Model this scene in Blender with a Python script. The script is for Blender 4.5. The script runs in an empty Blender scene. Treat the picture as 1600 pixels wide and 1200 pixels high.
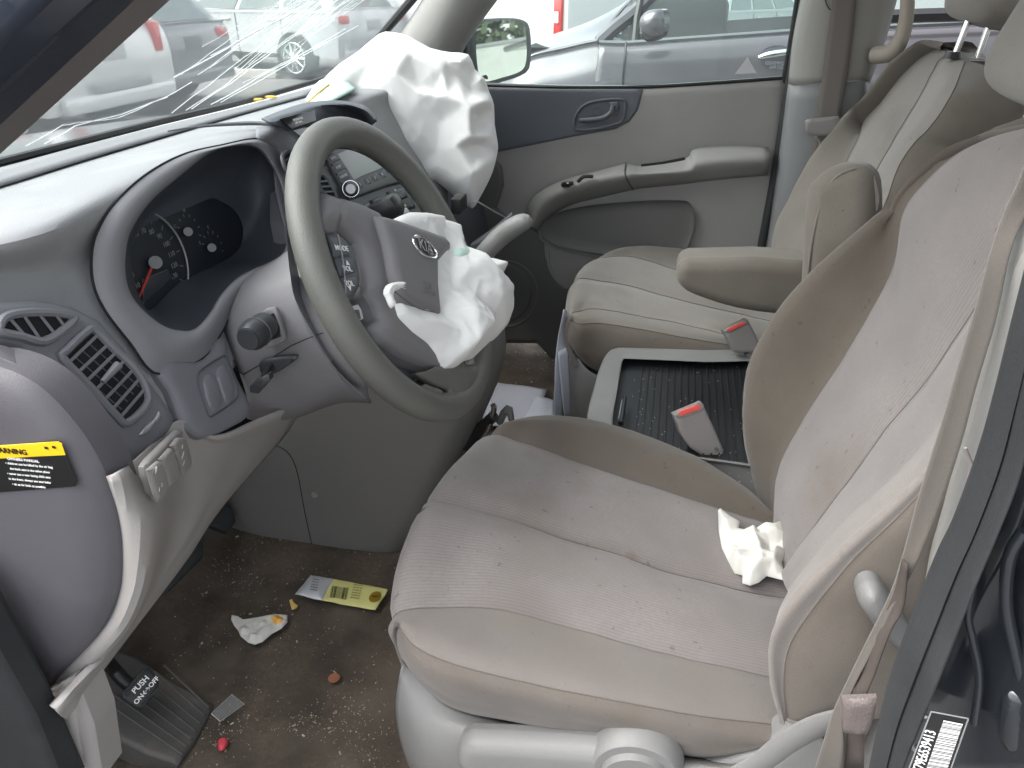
import bpy, bmesh, math, random
from mathutils import Vector as V, Matrix, noise
from mathutils.geometry import delaunay_2d_cdt
random.seed(7)
S=bpy.context.scene; COL=S.collection
rad=math.radians
# ---------------------------------------------------------------- camera model (car frame: X to the rear, Y to the passenger side, Z up)
CAM=V((.30,-.775,1.01)); PITCH=rad(28); YAW=rad(11.5); FP=1186.0
Fw=V((-math.sin(YAW)*math.cos(PITCH),math.cos(YAW)*math.cos(PITCH),-math.sin(PITCH)))
Rt=V((math.cos(YAW),math.sin(YAW),0)); Up=Rt.cross(Fw)
GZ=-.45
def ray(px,py): return Fw+Rt*((px-800)/FP)+Up*((600-py)/FP)
def P(px,py,X=None,Y=None,Z=None,t=None):
    d=ray(px,py)
    if X is not None: t=(X-CAM.x)/d.x
    elif Y is not None: t=(Y-CAM.y)/d.y
    elif Z is not None: t=(Z-CAM.z)/d.z
    return CAM+d*t
class Pl:
    "a plane with its own axes; u runs to the reader's right, v up, n towards the reader"
    def __init__(s,o,n,up=(0,0,1),roll=0):
        s.o=V(o); s.n=V(n).normalized(); up=V(up)
        s.u=up.cross(s.n).normalized(); s.v=s.n.cross(s.u)
        if roll: 
            m=Matrix.Rotation(roll,3,s.n); s.u=m@s.u; s.v=m@s.v
    def p(s,px,py,off=0):
        d=ray(px,py); o=s.o+s.n*off
        return CAM+d*((o-CAM).dot(s.n)/d.dot(s.n))
    def uv(s,w): w=w-s.o; return (w.dot(s.u),w.dot(s.v))
    def w(s,a,b,off=0): return s.o+s.u*a+s.v*b+s.n*off
    def off(s,k): 
        q=Pl(s.o+s.n*k,s.n); q.u=s.u;q.v=s.v; return q
def cr(p,sub,closed=False):
    n=len(p); out=[]
    if n<3 and not closed:
        return [p[0].lerp(p[1],i/sub) for i in range(sub+1)]
    m=n if closed else n-1
    for i in range(m):
        if closed: a,b,c,d=p[(i-1)%n],p[i],p[(i+1)%n],p[(i+2)%n]
        else:
            b,c=p[i],p[i+1]; a=p[i-1] if i else b*2-c; d=p[i+2] if i+2<n else c*2-b
        for k in range(sub):
            t=k/sub
            out.append(.5*((2*b)+(c-a)*t+(2*a-5*b+4*c-d)*t*t+(3*b-a-3*c+d)*t**3))
    if not closed: out.append(p[-1].copy())
    return out
def inpoly(x,y,poly):
    r=False; j=len(poly)-1
    for i in range(len(poly)):
        xi,yi=poly[i][0],poly[i][1]; xj,yj=poly[j][0],poly[j][1]
        if (yi>y)!=(yj>y) and x<(xj-xi)*(y-yi)/(yj-yi)+xi: r=not r
        j=i
    return r
def segd(x,y,a,b):
    dx,dy=b[0]-a[0],b[1]-a[1]; L=dx*dx+dy*dy
    t=0 if L==0 else max(0,min(1,((x-a[0])*dx+(y-a[1])*dy)/L))
    return math.hypot(x-a[0]-t*dx,y-a[1]-t*dy)
def edist(x,y,poly):
    return min(segd(x,y,poly[i-1],poly[i]) for i in range(len(poly)))
# ---------------------------------------------------------------- materials
def mat(name,col,rough=.6,metal=0,bump=0,bscale=400,var=0,vscale=6,dirt=None,damt=0,dscale=8,ribs=0,ribamp=.3,spec=.5,sheen=0,coat=0,speck=0,spots=None,emit=None,alpha=None,trans=0,sss=0):
    m=bpy.data.materials.new(name); m.use_nodes=True; nt=m.node_tree; N=nt.nodes; L=nt.links
    b=N['Principled BSDF']; b.inputs['Roughness'].default_value=rough; b.inputs['Metallic'].default_value=metal
    b.inputs['Specular IOR Level'].default_value=spec
    b.inputs['Sheen Weight'].default_value=sheen; b.inputs['Coat Weight'].default_value=coat; b.inputs['Coat Roughness'].default_value=.08
    if sheen: b.inputs['Sheen Roughness'].default_value=.5
    if trans: b.inputs['Transmission Weight'].default_value=trans
    tc=N.new('ShaderNodeTexCoord'); obj=tc.outputs['Object']
    def noi(scale,det=4):
        n=N.new('ShaderNodeTexNoise'); n.inputs['Scale'].default_value=scale; n.inputs['Detail'].default_value=det; L.new(obj,n.inputs['Vector']); return n.outputs['Fac']
    def ramp(src,a,c):
        r=N.new('ShaderNodeMapRange'); r.inputs['From Min'].default_value=a; r.inputs['From Max'].default_value=c; L.new(src,r.inputs['Value']); return r.outputs['Result']
    def mix(fac,A,B):
        x=N.new('ShaderNodeMix'); x.data_type='RGBA'
        if isinstance(fac,float): x.inputs['Factor'].default_value=fac
        else: L.new(fac,x.inputs['Factor'])
        for s,i in ((A,6),(B,7)):
            if isinstance(s,tuple): x.inputs[i].default_value=(*s[:3],1)
            else: L.new(s,x.inputs[i])
        return x.outputs[2]
    def mul(a,k):
        x=N.new('ShaderNodeMath'); x.operation='MULTIPLY'; L.new(a,x.inputs[0])
        if isinstance(k,(int,float)): x.inputs[1].default_value=k
        else: L.new(k,x.inputs[1])
        return x.outputs[0]
    c=tuple(col)
    cur=c
    if var:
        cur=mix(ramp(noi(vscale,5),.3,.7),tuple(k*(1-var) for k in c),tuple(min(1,k*(1+var)) for k in c))
        fine=noi(bscale*.6,2); cur=mix(mul(ramp(fine,.35,.65),.5),cur,tuple(k*(1-var*.8) for k in c))
    if dirt:
        cur=mix(mul(ramp(noi(dscale,6),.5,.72),damt),cur,dirt)
    if speck:
        cur=mix(mul(ramp(noi(95,3),.69,.73),speck),cur,tuple(k*.3 for k in c))
    for (q,r_,cc,am) in (spots or []):
        vd=N.new('ShaderNodeVectorMath'); vd.operation='DISTANCE'; L.new(obj,vd.inputs[0]); vd.inputs[1].default_value=q
        ns=N.new('ShaderNodeMath'); ns.operation='MULTIPLY_ADD'; L.new(noi(70,4),ns.inputs[0]); ns.inputs[1].default_value=r_*1.6; L.new(vd.outputs['Value'],ns.inputs[2])
        cur=mix(mul(ramp(ns.outputs[0],r_*1.9,r_*1.0),am),cur,cc)
    if isinstance(cur,tuple): b.inputs['Base Color'].default_value=(*cur,1)
    else: L.new(cur,b.inputs['Base Color'])
    if ribs:
        sep=N.new('ShaderNodeSeparateXYZ'); L.new(tc.outputs['UV'],sep.inputs[0])
        w=N.new('ShaderNodeMath'); w.operation='MULTIPLY_ADD'; L.new(sep.outputs['Y'],w.inputs[0]); w.inputs[1].default_value=2*math.pi/ribs
        L.new(mul(noi(60,2),3.0),w.inputs[2])
        s=N.new('ShaderNodeMath'); s.operation='SINE'; L.new(w.outputs[0],s.inputs[0])
        h=N.new('ShaderNodeMath'); h.operation='MULTIPLY_ADD'; L.new(s.outputs[0],h.inputs[0]); h.inputs[1].default_value=ribamp; L.new(noi(500,2),h.inputs[2])
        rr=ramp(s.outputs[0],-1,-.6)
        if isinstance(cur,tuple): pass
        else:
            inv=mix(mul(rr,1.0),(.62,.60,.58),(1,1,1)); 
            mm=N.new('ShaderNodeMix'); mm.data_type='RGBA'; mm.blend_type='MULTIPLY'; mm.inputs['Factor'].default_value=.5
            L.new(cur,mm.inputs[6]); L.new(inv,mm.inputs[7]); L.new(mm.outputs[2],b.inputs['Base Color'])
        src=h.outputs[0]
    elif bump: src=noi(bscale,3)
    if bump or ribs:
        bp=N.new('ShaderNodeBump'); bp.inputs['Strength'].default_value=bump or .3; bp.inputs['Distance'].default_value=.001
        L.new(src,bp.inputs['Height']); L.new(bp.outputs['Normal'],b.inputs['Normal'])
    if emit: b.inputs['Emission Color'].default_value=(*emit[:3],1); b.inputs['Emission Strength'].default_value=emit[3]
    return m
def glassmat(name,tint,dust_haze=.06,rough=.02,refl=.5):
    m=bpy.data.materials.new(name); m.use_nodes=True; nt=m.node_tree; N=nt.nodes; L=nt.links
    for n in list(N): N.remove(n)
    o=N.new('ShaderNodeOutputMaterial'); t=N.new('ShaderNodeBsdfTransparent'); t.inputs[0].default_value=(*tint,1)
    g=N.new('ShaderNodeBsdfGlossy'); g.inputs['Roughness'].default_value=rough
    d=N.new('ShaderNodeBsdfDiffuse'); d.inputs[0].default_value=(.75,.78,.8,1)
    fr=N.new('ShaderNodeFresnel'); fr.inputs[0].default_value=1.5
    mu=N.new('ShaderNodeMath'); mu.operation='MULTIPLY'; mu.inputs[1].default_value=refl; L.new(fr.outputs[0],mu.inputs[0])
    a=N.new('ShaderNodeMixShader'); L.new(mu.outputs[0],a.inputs[0]); L.new(t.outputs[0],a.inputs[1]); L.new(g.outputs[0],a.inputs[2])
    b=N.new('ShaderNodeMixShader'); b.inputs[0].default_value=dust_haze; L.new(a.outputs[0],b.inputs[1]); L.new(d.outputs[0],b.inputs[2])
    L.new(b.outputs[0],o.inputs[0]); return m
# ---------------------------------------------------------------- mesh builder
class MB:
    def __init__(s): s.v=[];s.f=[];s.m=[];s.uv=[];s.mats=[]; s.sm=[]
    def mi(s,m):
        if m not in s.mats: s.mats.append(m)
        return s.mats.index(m)
    def add(s,vs,fs,m,uvs=None,smooth=True):
        b=len(s.v); s.v+= [tuple(x) for x in vs]
        for i,f in enumerate(fs):
            s.f.append([b+k for k in f]); s.m.append(s.mi(m[i]) if isinstance(m,list) else s.mi(m)); s.sm.append(smooth)
            s.uv.append([uvs[k] for k in f] if uvs else [(0,0)]*len(f))
        return s
    def grid(s,g,m,closed_u=False,closed_v=False,bandmats=None,sub=1,uv=True,cut=None,cap=False,flip=False):
        R=len(g); C=len(g[0]); vs=[p for r in g for p in r]
        us=[]; 
        ul=[0]
        for j in range(1,C): ul.append(ul[-1]+(g[R//2][j]-g[R//2][j-1]).length)
        vl=[0]
        for i in range(1,R): vl.append(vl[-1]+(g[i][C//2]-g[i-1][C//2]).length)
        us=[(ul[j],vl[i]) for i in range(R) for j in range(C)]
        fs=[];ms=[]
        for i in range(R if closed_v else R-1):
            for j in range(C if closed_u else C-1):
                a=i*C+j; b=i*C+(j+1)%C; c=((i+1)%R)*C+(j+1)%C; d=((i+1)%R)*C+j
                if cut:
                    ce=(vs[a]+vs[c])/2; w=ce-CAM; k=w.dot(Fw)
                    if inpoly(800+FP*w.dot(Rt)/k,600-FP*w.dot(Up)/k,cut): continue
                fs.append((a,d,c,b) if flip else (a,b,c,d)); ms.append(bandmats[min(i//sub,len(bandmats)-1)] if bandmats else m)
        if cap:
            for i in (0,R-1): fs.append(tuple(i*C+j for j in range(C))); ms.append(bandmats[min(i//sub,len(bandmats)-1)] if bandmats else m)
        return s.add(vs,fs,ms,us)
    def loft(s,rows,m,sub=(4,4),closed_u=False,closed_v=False,bulge=None,bandmats=None,cut=None,wr=0,cap=False,flip=False,ws=14):
        rr=[cr([V(p) for p in r],sub[0],closed_u) for r in rows]; C=len(rr[0])
        cols=[cr([r[j] for r in rr],sub[1],closed_v) for j in range(C)]
        g=[[cols[j][i] for j in range(C)] for i in range(len(cols[0]))]
        R=len(g)
        if bulge or wr:
            out=[]
            for i in range(R):
                row=[]
                for j in range(C):
                    a=g[i][min(j+1,C-1)]-g[i][max(j-1,0)]; b=g[min(i+1,R-1)][j]-g[max(i-1,0)][j]
                    n=a.cross(b); n=n.normalized() if n.length>1e-12 else V((0,0,1))
                    if flip: n=-n
                    k=0
                    if bulge:
                        band=min(i//sub[1],len(bulge)-1); t=(i-band*sub[1])/sub[1]; k+=bulge[band]*(max(0,math.sin(math.pi*t))**.6)
                    if wr: 
                        p=g[i][j]; k+=wr*noise.noise(p*ws)+wr*.4*noise.noise(p*ws*3)
                    row.append(g[i][j]+n*k)
                out.append(row)
            g=out
        s.grid(g,m,closed_u,closed_v,bandmats,sub[1],cut=cut,cap=cap,flip=flip)
        s.last=g
        return s
    def tube(s,pts,r,m,n=8,closed=False,sub=0,cap=True,flat=None,up=None):
        pts=[V(p) for p in pts]
        if isinstance(r,(list,tuple)): rs=list(r)
        else: rs=[r]*len(pts)
        if sub:
            q=cr(pts,sub,closed); rq=[x.x for x in cr([V((a,0,0)) for a in rs],sub,closed)]; pts=q; rs=rq
        N=len(pts); g=[]; u=None
        for i,p in enumerate(pts):
            a=pts[(i-1)%N] if (closed or i) else p; b=pts[(i+1)%N] if (closed or i<N-1) else p
            t=(b-a).normalized() if (b-a).length>1e-9 else V((0,0,1))
            if up is not None: u=V(up)-t*V(up).dot(t)
            elif u is None: u=t.orthogonal()
            u=(u-t*u.dot(t)).normalized(); w=t.cross(u); f=flat or 1
            g.append([p+(u*math.cos(2*math.pi*k/n)*f+w*math.sin(2*math.pi*k/n))*rs[i] for k in range(n)])
        s.grid(g,m,closed_u=True,closed_v=closed,cap=cap and not closed); return s
    def box(s,c,sz,m,rot=None,bev=0):
        c=V(c); h=V(sz)/2; M=rot or Matrix.Identity(3)
        if bev:
            b=bev; vs=[];fs=[]
            bm=bmesh.new(); bmesh.ops.create_cube(bm,size=1)
            for v in bm.verts: v.co=V((v.co.x*sz[0],v.co.y*sz[1],v.co.z*sz[2]))
            bmesh.ops.bevel(bm,geom=bm.edges[:],offset=b,segments=2,affect='EDGES',profile=.5)
            bm.verts.index_update()
            s.add([c+M@v.co for v in bm.verts],[[v.index for v in f.verts] for f in bm.faces],m); bm.free(); return s
        vs=[c+M@V((x*h.x,y*h.y,z*h.z)) for x in(-1,1) for y in(-1,1) for z in(-1,1)]
        s.add(vs,[(0,1,3,2),(4,6,7,5),(0,4,5,1),(2,3,7,6),(0,2,6,4),(1,5,7,3)],m,smooth=False); return s
    def prism(s,poly,a,b,m,bev=0):
        "poly: list of 3D points (planar), swept from offset a to b (vectors)"
        n=len(poly); vs=[V(p)+V(a) for p in poly]+[V(p)+V(b) for p in poly]
        fs=[tuple(range(n))[::-1],tuple(range(n,2*n))]+[(i,(i+1)%n,n+(i+1)%n,n+i) for i in range(n)]
        if bev:
            bm=bmesh.new(); bv=[bm.verts.new(v) for v in vs]
            for f in fs: bm.faces.new([bv[i] for i in f])
            bmesh.ops.recalc_face_normals(bm,faces=bm.faces[:])
            bmesh.ops.bevel(bm,geom=bm.edges[:],offset=bev,segments=3,affect='EDGES',profile=.5,clamp_overlap=True)
            bm.verts.index_update()
            s.add([v.co.copy() for v in bm.verts],[[v.index for v in f.verts] for f in bm.faces],m); bm.free(); return s
        return s.add(vs,fs,m,smooth=False)
    def plate(s,px,pl,m,h=.002,w=.004,thick=.004,res=.012,sm=0,off=0,fn=None,hf=None,uvpts=None,world=False,back=True,edge=None,sim=None):
        "a plate with rounded edge over an outline given in photograph pixels or (uvpts) in plane metres"
        if uvpts: pts=[V((a,b,0)) for a,b in uvpts]
        elif world: pts=[V((*pl.uv(V(q)),0)) for q in px]
        else: pts=[V((*pl.uv(pl.p(a,b,off)),0)) for a,b in px]
        if sm: pts=cr(pts,sm,True)
        # resample long edges
        q=[]
        for i in range(len(pts)):
            a=pts[i]; b=pts[(i+1)%len(pts)]; L=(b-a).length
            if L<1e-5: continue
            k=max(1,int(L/(edge or res)+.5)); q+=[a.lerp(b,j/k) for j in range(k)]
        poly=[(a.x,a.y) for a in q]; n=len(poly)
        ar=sum(poly[i-1][0]*poly[i][1]-poly[i][0]*poly[i-1][1] for i in range(n))
        if ar<0: poly=poly[::-1]
        verts=[V(p) for p in poly]
        if w>0:
            for fr in (.12,.35,.7,1.0):
                d=w*fr
                for i in range(n):
                    a=poly[i-1]; b=poly[i]; c=poly[(i+1)%n]; tx,ty=c[0]-a[0],c[1]-a[1]; l=math.hypot(tx,ty)
                    if l<1e-9: continue
                    x=b[0]-ty/l*d; y=b[1]+tx/l*d
                    if inpoly(x,y,poly) and edist(x,y,poly)>=.93*d: verts.append(V((x,y)))
        x0=min(p[0] for p in poly);x1=max(p[0] for p in poly);y0=min(p[1] for p in poly);y1=max(p[1] for p in poly)
        nx=int((x1-x0)/res)+1; ny=int((y1-y0)/res)+1
        md=max(w*1.1,res*.5)
        for i in range(nx+1):
            for j in range(ny+1):
                x=x0+(i+.5*(j%2))*res; y=y0+j*res
                if inpoly(x,y,poly) and edist(x,y,poly)>md: verts.append(V((x,y)))
        out=delaunay_2d_cdt(verts,[(i,(i+1)%n) for i in range(n)],[],1,1e-7)
        ov,ofc=out[0],out[2]; orig=out[3]
        if sim: return s._sim(pl,ov,ofc,orig,poly,n,off,h,w,hf,thick,m,sim)
        vs=[];uvs=[]
        for c in ov:
            d=edist(c.x,c.y,poly) if w>0 else 1
            z=h*math.sqrt(max(0,1-(1-min(d/w,1))**2)) if w>0 else h
            if hf: z+=hf(c.x,c.y,d)
            p=pl.w(c.x,c.y,off+z)
            if fn: p=fn(p,c.x,c.y,d)
            vs.append(p); uvs.append((c.x,c.y))
        s.add(vs,[tuple(f) for f in ofc],m,uvs)
        # sides and back
        if thick:
            bi={}
            for k,o in enumerate(orig):
                for a in o:
                    if a<n: bi[a]=k
            ring=[bi.get(i) for i in range(n)]
            if None not in ring:
                top=[vs[k] for k in ring]; bot=[p-pl.n*thick for p in top]
                s.add(top+bot,[(i,n+i,n+(i+1)%n,(i+1)%n) for i in range(n)]+([tuple(range(2*n-1,n-1,-1))] if back else []),m,smooth=False)
        return s
    def _sim(s,pl,ov,ofc,orig,poly,n,off,h,w,hf,thick,m,sim):
        import numpy as np
        ex=sim.get('excess',.1); it=sim.get('it',300); kb=sim.get('bend',.25); pr=sim.get('press',.0); fl=sim.get('floor',-.01); grav=sim.get('grav',(0,0,0))
        X=np.array([(c.x,c.y) for c in ov]); N=len(X); D=np.array([edist(c.x,c.y,poly) for c in ov])
        Z=h*np.sqrt(np.maximum(0,1-(1-np.minimum(D/w,1))**2))
        Z=Z+np.array([hf(c.x,c.y,d) for c,d in zip(ov,D)])
        Pn=np.column_stack([X,Z]); 
        es={}; 
        for f in ofc:
            for i in range(3):
                a,b,c=f[i],f[(i+1)%3],f[(i+2)%3]; es.setdefault((min(a,b),max(a,b)),[]).append(c)
        E=np.array(list(es.keys())); B=np.array([v for v in es.values() if len(v)==2])
        rnd_=np.random.RandomState(sim.get('seed',1))
        le=np.linalg.norm(X[E[:,0]]-X[E[:,1]],axis=1)*(1+ex); lb=np.linalg.norm(X[B[:,0]]-X[B[:,1]],axis=1)*(1+ex)
        bd=set()
        for e,v in es.items():
            if len(v)==1: bd.update(e)
        pin=np.zeros(N,bool); pin[list(bd)]=True
        invm=np.where(pin,0.,1.)
        Pn[:,2]+=rnd_.normal(0,.0006,N)*invm
        def proj(Pn,I,L,k):
            a=I[:,0];b=I[:,1]; d=Pn[b]-Pn[a]; l=np.linalg.norm(d,axis=1)+1e-12
            wsum=invm[a]+invm[b]+1e-12; c=((l-L)/l*k/wsum)[:,None]*d
            acc=np.zeros_like(Pn); cnt=np.zeros(N)
            np.add.at(acc,a,c*invm[a][:,None]); np.add.at(acc,b,-c*invm[b][:,None]); np.add.at(cnt,a,1); np.add.at(cnt,b,1)
            return Pn+acc/np.maximum(cnt,1)[:,None]*1.6
        cap=sim.get('cap',.012); Z0=Pn[:,2].copy(); prev=Pn.copy(); g=np.array(grav)
        for i in range(it):
            vel=(Pn-prev)*.90; prev=Pn.copy(); Pn=Pn+(vel+g)*invm[:,None]; Pn[:,2]+=pr*invm
            for _ in range(3):
                Pn=proj(Pn,E,le,1.0); 
                if len(B): Pn=proj(Pn,B,lb,kb)
            Pn[:,2]=np.where(invm>0,np.clip(Pn[:,2],Z0-cap,Z0+cap),Pn[:,2])
        vs=[pl.w(float(p[0]),float(p[1]),off+float(p[2])) for p in Pn]
        s.add(vs,[tuple(f) for f in ofc],m,[(float(a),float(b)) for a,b in X])
        if thick:
            bi={}
            for k,o in enumerate(orig):
                for a in o:
                    if a<n: bi[a]=k
            ring=[bi.get(i) for i in range(n)]
            if None not in ring:
                top=[vs[k] for k in ring]; bot=[p-pl.n*thick for p in top]
                s.add(top+bot,[(i,n+i,n+(i+1)%n,(i+1)%n) for i in range(n)]+[tuple(range(2*n-1,n-1,-1))],m,smooth=True)
        return s
    def text(s,txt,pl,m,px,size,align='CENTER',off=.0006,ext=.0002,rot=0,world=None,bold=0,sx=1):
        cu=bpy.data.curves.new('t','FONT'); cu.body=txt; cu.size=size; cu.align_x=align; cu.align_y='CENTER'; cu.extrude=ext; cu.offset=bold; cu.resolution_u=3
        o=bpy.data.objects.new('t',cu); COL.objects.link(o); bpy.context.view_layer.update()
        me=bpy.data.meshes.new_from_object(o.evaluated_get(bpy.context.evaluated_depsgraph_get()))
        c=pl.uv(pl.p(*px,off)) if world is None else pl.uv(V(world))
        cs,sn=math.cos(rot),math.sin(rot)
        vs=[]
        for v in me.vertices:
            x,y=v.co.x*sx,v.co.y; vs.append(pl.w(c[0]+x*cs-y*sn,c[1]+x*sn+y*cs,off+v.co.z))
        s.add(vs,[tuple(p.vertices) for p in me.polygons],m,smooth=False)
        bpy.data.objects.remove(o); bpy.data.curves.remove(cu); bpy.data.meshes.remove(me); return s
    def build(s,name,parent=None,label=None,cat=None,group=None,kind=None,ang=40,recalc=False,mods=None):
        # origin at the base centre for a top-level thing, local coordinates follow the parent's
        me=bpy.data.meshes.new(name)
        if parent is not None: o0=parent['_o']; o0=V(o0)
        else:
            xs=[p[0] for p in s.v]; ys=[p[1] for p in s.v]; zs=[p[2] for p in s.v]
            o0=V(((min(xs)+max(xs))/2,(min(ys)+max(ys))/2,min(zs)))
        me.from_pydata([V(p)-o0 for p in s.v],[],s.f)
        for m in s.mats: me.materials.append(m)
        me.polygons.foreach_set('material_index',s.m); me.polygons.foreach_set('use_smooth',s.sm)
        uvl=me.uv_layers.new(name='UVMap'); k=0; flat=[]
        for u in s.uv:
            for a in u: flat+= [a[0],a[1]]
        if len(flat)==len(uvl.data)*2: uvl.data.foreach_set('uv',flat)
        me.validate(); 
        if recalc:
            bm=bmesh.new(); bm.from_mesh(me); bmesh.ops.recalc_face_normals(bm,faces=bm.faces[:]); bm.to_mesh(me); bm.free()
        me.set_sharp_from_angle(angle=rad(ang)); me.update()
        o=bpy.data.objects.new(name,me); COL.objects.link(o)
        if parent is not None: o.parent=parent; o['_o']=tuple(o0)
        else: o.location=o0; o['_o']=tuple(o0)
        if label: o['label']=label
        if cat: o['category']=cat
        if group: o['group']=group
        if kind: o['kind']=kind
        return o
def thing(name,label,cat,loc=(0,0,0),group=None):
    o=bpy.data.objects.new(name,None); COL.objects.link(o); o.location=loc; o['_o']=tuple(loc); o['label']=label; o['category']=cat; o.empty_display_size=.05
    if group: o['group']=group
    return o
def solid(o,t,off=-1):
    m=o.modifiers.new('thickness','SOLIDIFY'); m.thickness=t; m.offset=off; return o
# ================================================================ camera, world, sun
cam=bpy.data.cameras.new('camera'); co=bpy.data.objects.new('camera',cam); COL.objects.link(co); S.camera=co
cam.sensor_width=36; cam.lens=FP/1600*36; cam.clip_end=500; cam.clip_start=.01
co.matrix_world=Matrix.Translation(CAM)@Matrix((Rt,Up,-Fw)).transposed().to_4x4()
W=bpy.data.worlds.new('World'); S.world=W; W.use_nodes=True; nt=W.node_tree; bg=nt.nodes['Background']
sk=nt.nodes.new('ShaderNodeTexSky'); sk.sky_type='NISHITA'; sk.sun_disc=False; sk.sun_elevation=rad(52); sk.sun_rotation=rad(200); sk.dust_density=4; sk.air_density=1.5
hs=nt.nodes.new('ShaderNodeHueSaturation'); hs.inputs['Saturation'].default_value=.25
nt.links.new(sk.outputs[0],hs.inputs['Color']); nt.links.new(hs.outputs[0],bg.inputs[0]); bg.inputs[1].default_value=.15
sl=bpy.data.lights.new('sun','SUN'); so=bpy.data.objects.new('sun',sl); COL.objects.link(so)
sl.energy=1.1; sl.angle=rad(60); sl.color=(1,.97,.93)
sd=V((-.60,-.16,.78)).normalized()   # towards the sun
so.rotation_euler=sd.to_track_quat('Z','Y').to_euler(); so.location=(0,-3,6)
sk.sun_rotation=math.atan2(sd.x,sd.y); sk.sun_elevation=math.asin(sd.z)
S.view_settings.view_transform='Standard'; S.view_settings.look='None'; S.view_settings.exposure=1.85; S.view_settings.gamma=1
S.render.engine='CYCLES'; S.cycles.max_bounces=8; S.cycles.diffuse_bounces=5; S.cycles.transparent_max_bounces=16
# ================================================================ materials
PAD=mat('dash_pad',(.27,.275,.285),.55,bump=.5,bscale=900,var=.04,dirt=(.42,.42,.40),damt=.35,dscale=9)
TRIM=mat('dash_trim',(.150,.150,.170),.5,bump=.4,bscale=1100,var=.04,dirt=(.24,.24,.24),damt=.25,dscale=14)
TRIM_SHADE=mat('end_panel_shade_grey',(.092,.088,.100),.5,bump=.4,bscale=1100,var=.04,dirt=(.15,.145,.15),damt=.25,dscale=14)  # dash trim darkened in colour for the shaded side facing the doorway
RING_LIT=mat('ring_lit_grey',(.185,.185,.200),.5,bump=.35,bscale=1100,var=.03,dirt=(.27,.27,.27),damt=.3,dscale=12)  # dash trim lightened in colour for the light falling on the ring
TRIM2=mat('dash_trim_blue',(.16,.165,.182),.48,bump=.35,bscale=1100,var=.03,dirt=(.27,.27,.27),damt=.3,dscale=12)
BEIGE=mat('lower_trim',(.31,.292,.284),.55,bump=.35,bscale=1000,var=.04,dirt=(.2,.18,.16),damt=.25)
CONS=mat('console_side',(.158,.153,.148),.6,bump=.4,bscale=900,var=.05,dirt=(.18,.17,.16),damt=.25)
DARK=mat('dark_recess',(.006,.007,.009),.9,bump=.2)
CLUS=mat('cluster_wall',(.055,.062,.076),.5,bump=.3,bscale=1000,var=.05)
BLACK=mat('black_plastic',(.012,.012,.013),.4,bump=.2)
RUBBER=mat('rubber',(.02,.022,.025),.65,bump=.4,bscale=500,var=.15,dirt=(.10,.10,.10),damt=.2)
STACK=mat('stack_panel',(.075,.082,.092),.45,bump=.3,bscale=900,var=.03)
BTN=mat('button_black',(.028,.030,.034),.4)
SCR=mat('screen',(.25,.27,.26),.18)
CHROME=mat('chrome',(.75,.76,.78),.12,metal=1)
SILVER=mat('silver_paint',(.42,.42,.43),.35,metal=.6)
WHITE=mat('white_ink',(.75,.75,.75),.6)
GREYINK=mat('grey_ink',(.22,.23,.24),.6)
LEATHER=mat('rim_leather',(.112,.113,.104),.42,bump=.55,bscale=700,var=.07,dirt=(.16,.155,.135),damt=.35,dscale=16,spec=.45)
HUB=mat('hub_plastic',(.165,.160,.170),.52,bump=.5,bscale=1200,var=.03)
BAG=mat('airbag_cloth',(.76,.765,.755),.85,bump=.35,bscale=1500,sheen=.15)
BAGG=mat('airbag_green',(.50,.68,.61),.85,bump=.3,bscale=1500)
DOOR=mat('door_trim',(.235,.232,.224),.6,bump=.4,bscale=900,var=.04,dirt=(.19,.18,.16),damt=.2)
DOORD=mat('door_insert',(.085,.092,.108),.55,bump=.4,bscale=1000,var=.04)
PILL=mat('pillar_trim',(.26,.255,.242),.6,bump=.3,bscale=800,var=.03)
_s=lambda a,b,o=0: tuple(P(a,b,Z=.385-.17*(P(a,b,Z=.37).x-.06))-V((.28,.02,0)))
INS=mat('seat_insert',rough=.9,spots=[(_s(925,848),.010,(.13,.085,.045),.75),(_s(985,872),.012,(.12,.08,.045),.7),(_s(735,852),.016,(.30,.20,.16),.45),(_s(686,862),.008,(.22,.14,.08),.6),(_s(846,838),.0028,(.06,.055,.05),.9),(_s(808,838),.002,(.06,.055,.05),.9),(_s(968,980),.003,(.08,.07,.06),.8),(_s(1100,850),.03,(.18,.15,.13),.4)],col=(.208,.186,.180),bump=.35,var=.13,vscale=9,dirt=(.150,.125,.105),damt=.8,dscale=5.5,ribs=.0042,sheen=.25,speck=.5)
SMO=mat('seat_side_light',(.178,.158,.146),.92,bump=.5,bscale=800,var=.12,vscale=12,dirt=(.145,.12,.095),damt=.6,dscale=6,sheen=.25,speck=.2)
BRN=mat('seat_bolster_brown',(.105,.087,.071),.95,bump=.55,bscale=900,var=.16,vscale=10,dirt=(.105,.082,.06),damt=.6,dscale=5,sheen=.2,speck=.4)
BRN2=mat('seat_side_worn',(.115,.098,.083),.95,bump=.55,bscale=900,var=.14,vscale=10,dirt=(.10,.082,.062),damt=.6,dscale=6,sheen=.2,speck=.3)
INSP=mat('passenger_insert',(.250,.230,.212),.92,bump=.35,var=.10,vscale=9,dirt=(.155,.135,.11),damt=.6,dscale=7,ribs=.0042,sheen=.25,speck=.4)
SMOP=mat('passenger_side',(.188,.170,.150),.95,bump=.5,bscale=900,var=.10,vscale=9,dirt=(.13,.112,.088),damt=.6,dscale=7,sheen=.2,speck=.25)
ARM=mat('armrest_cloth',(.150,.133,.112),.95,bump=.5,bscale=900,var=.12,vscale=14,dirt=(.15,.125,.095),damt=.6,dscale=12,sheen=.15,speck=.3)
THREAD=mat('seam_thread',(.13,.115,.10),.9)
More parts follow.
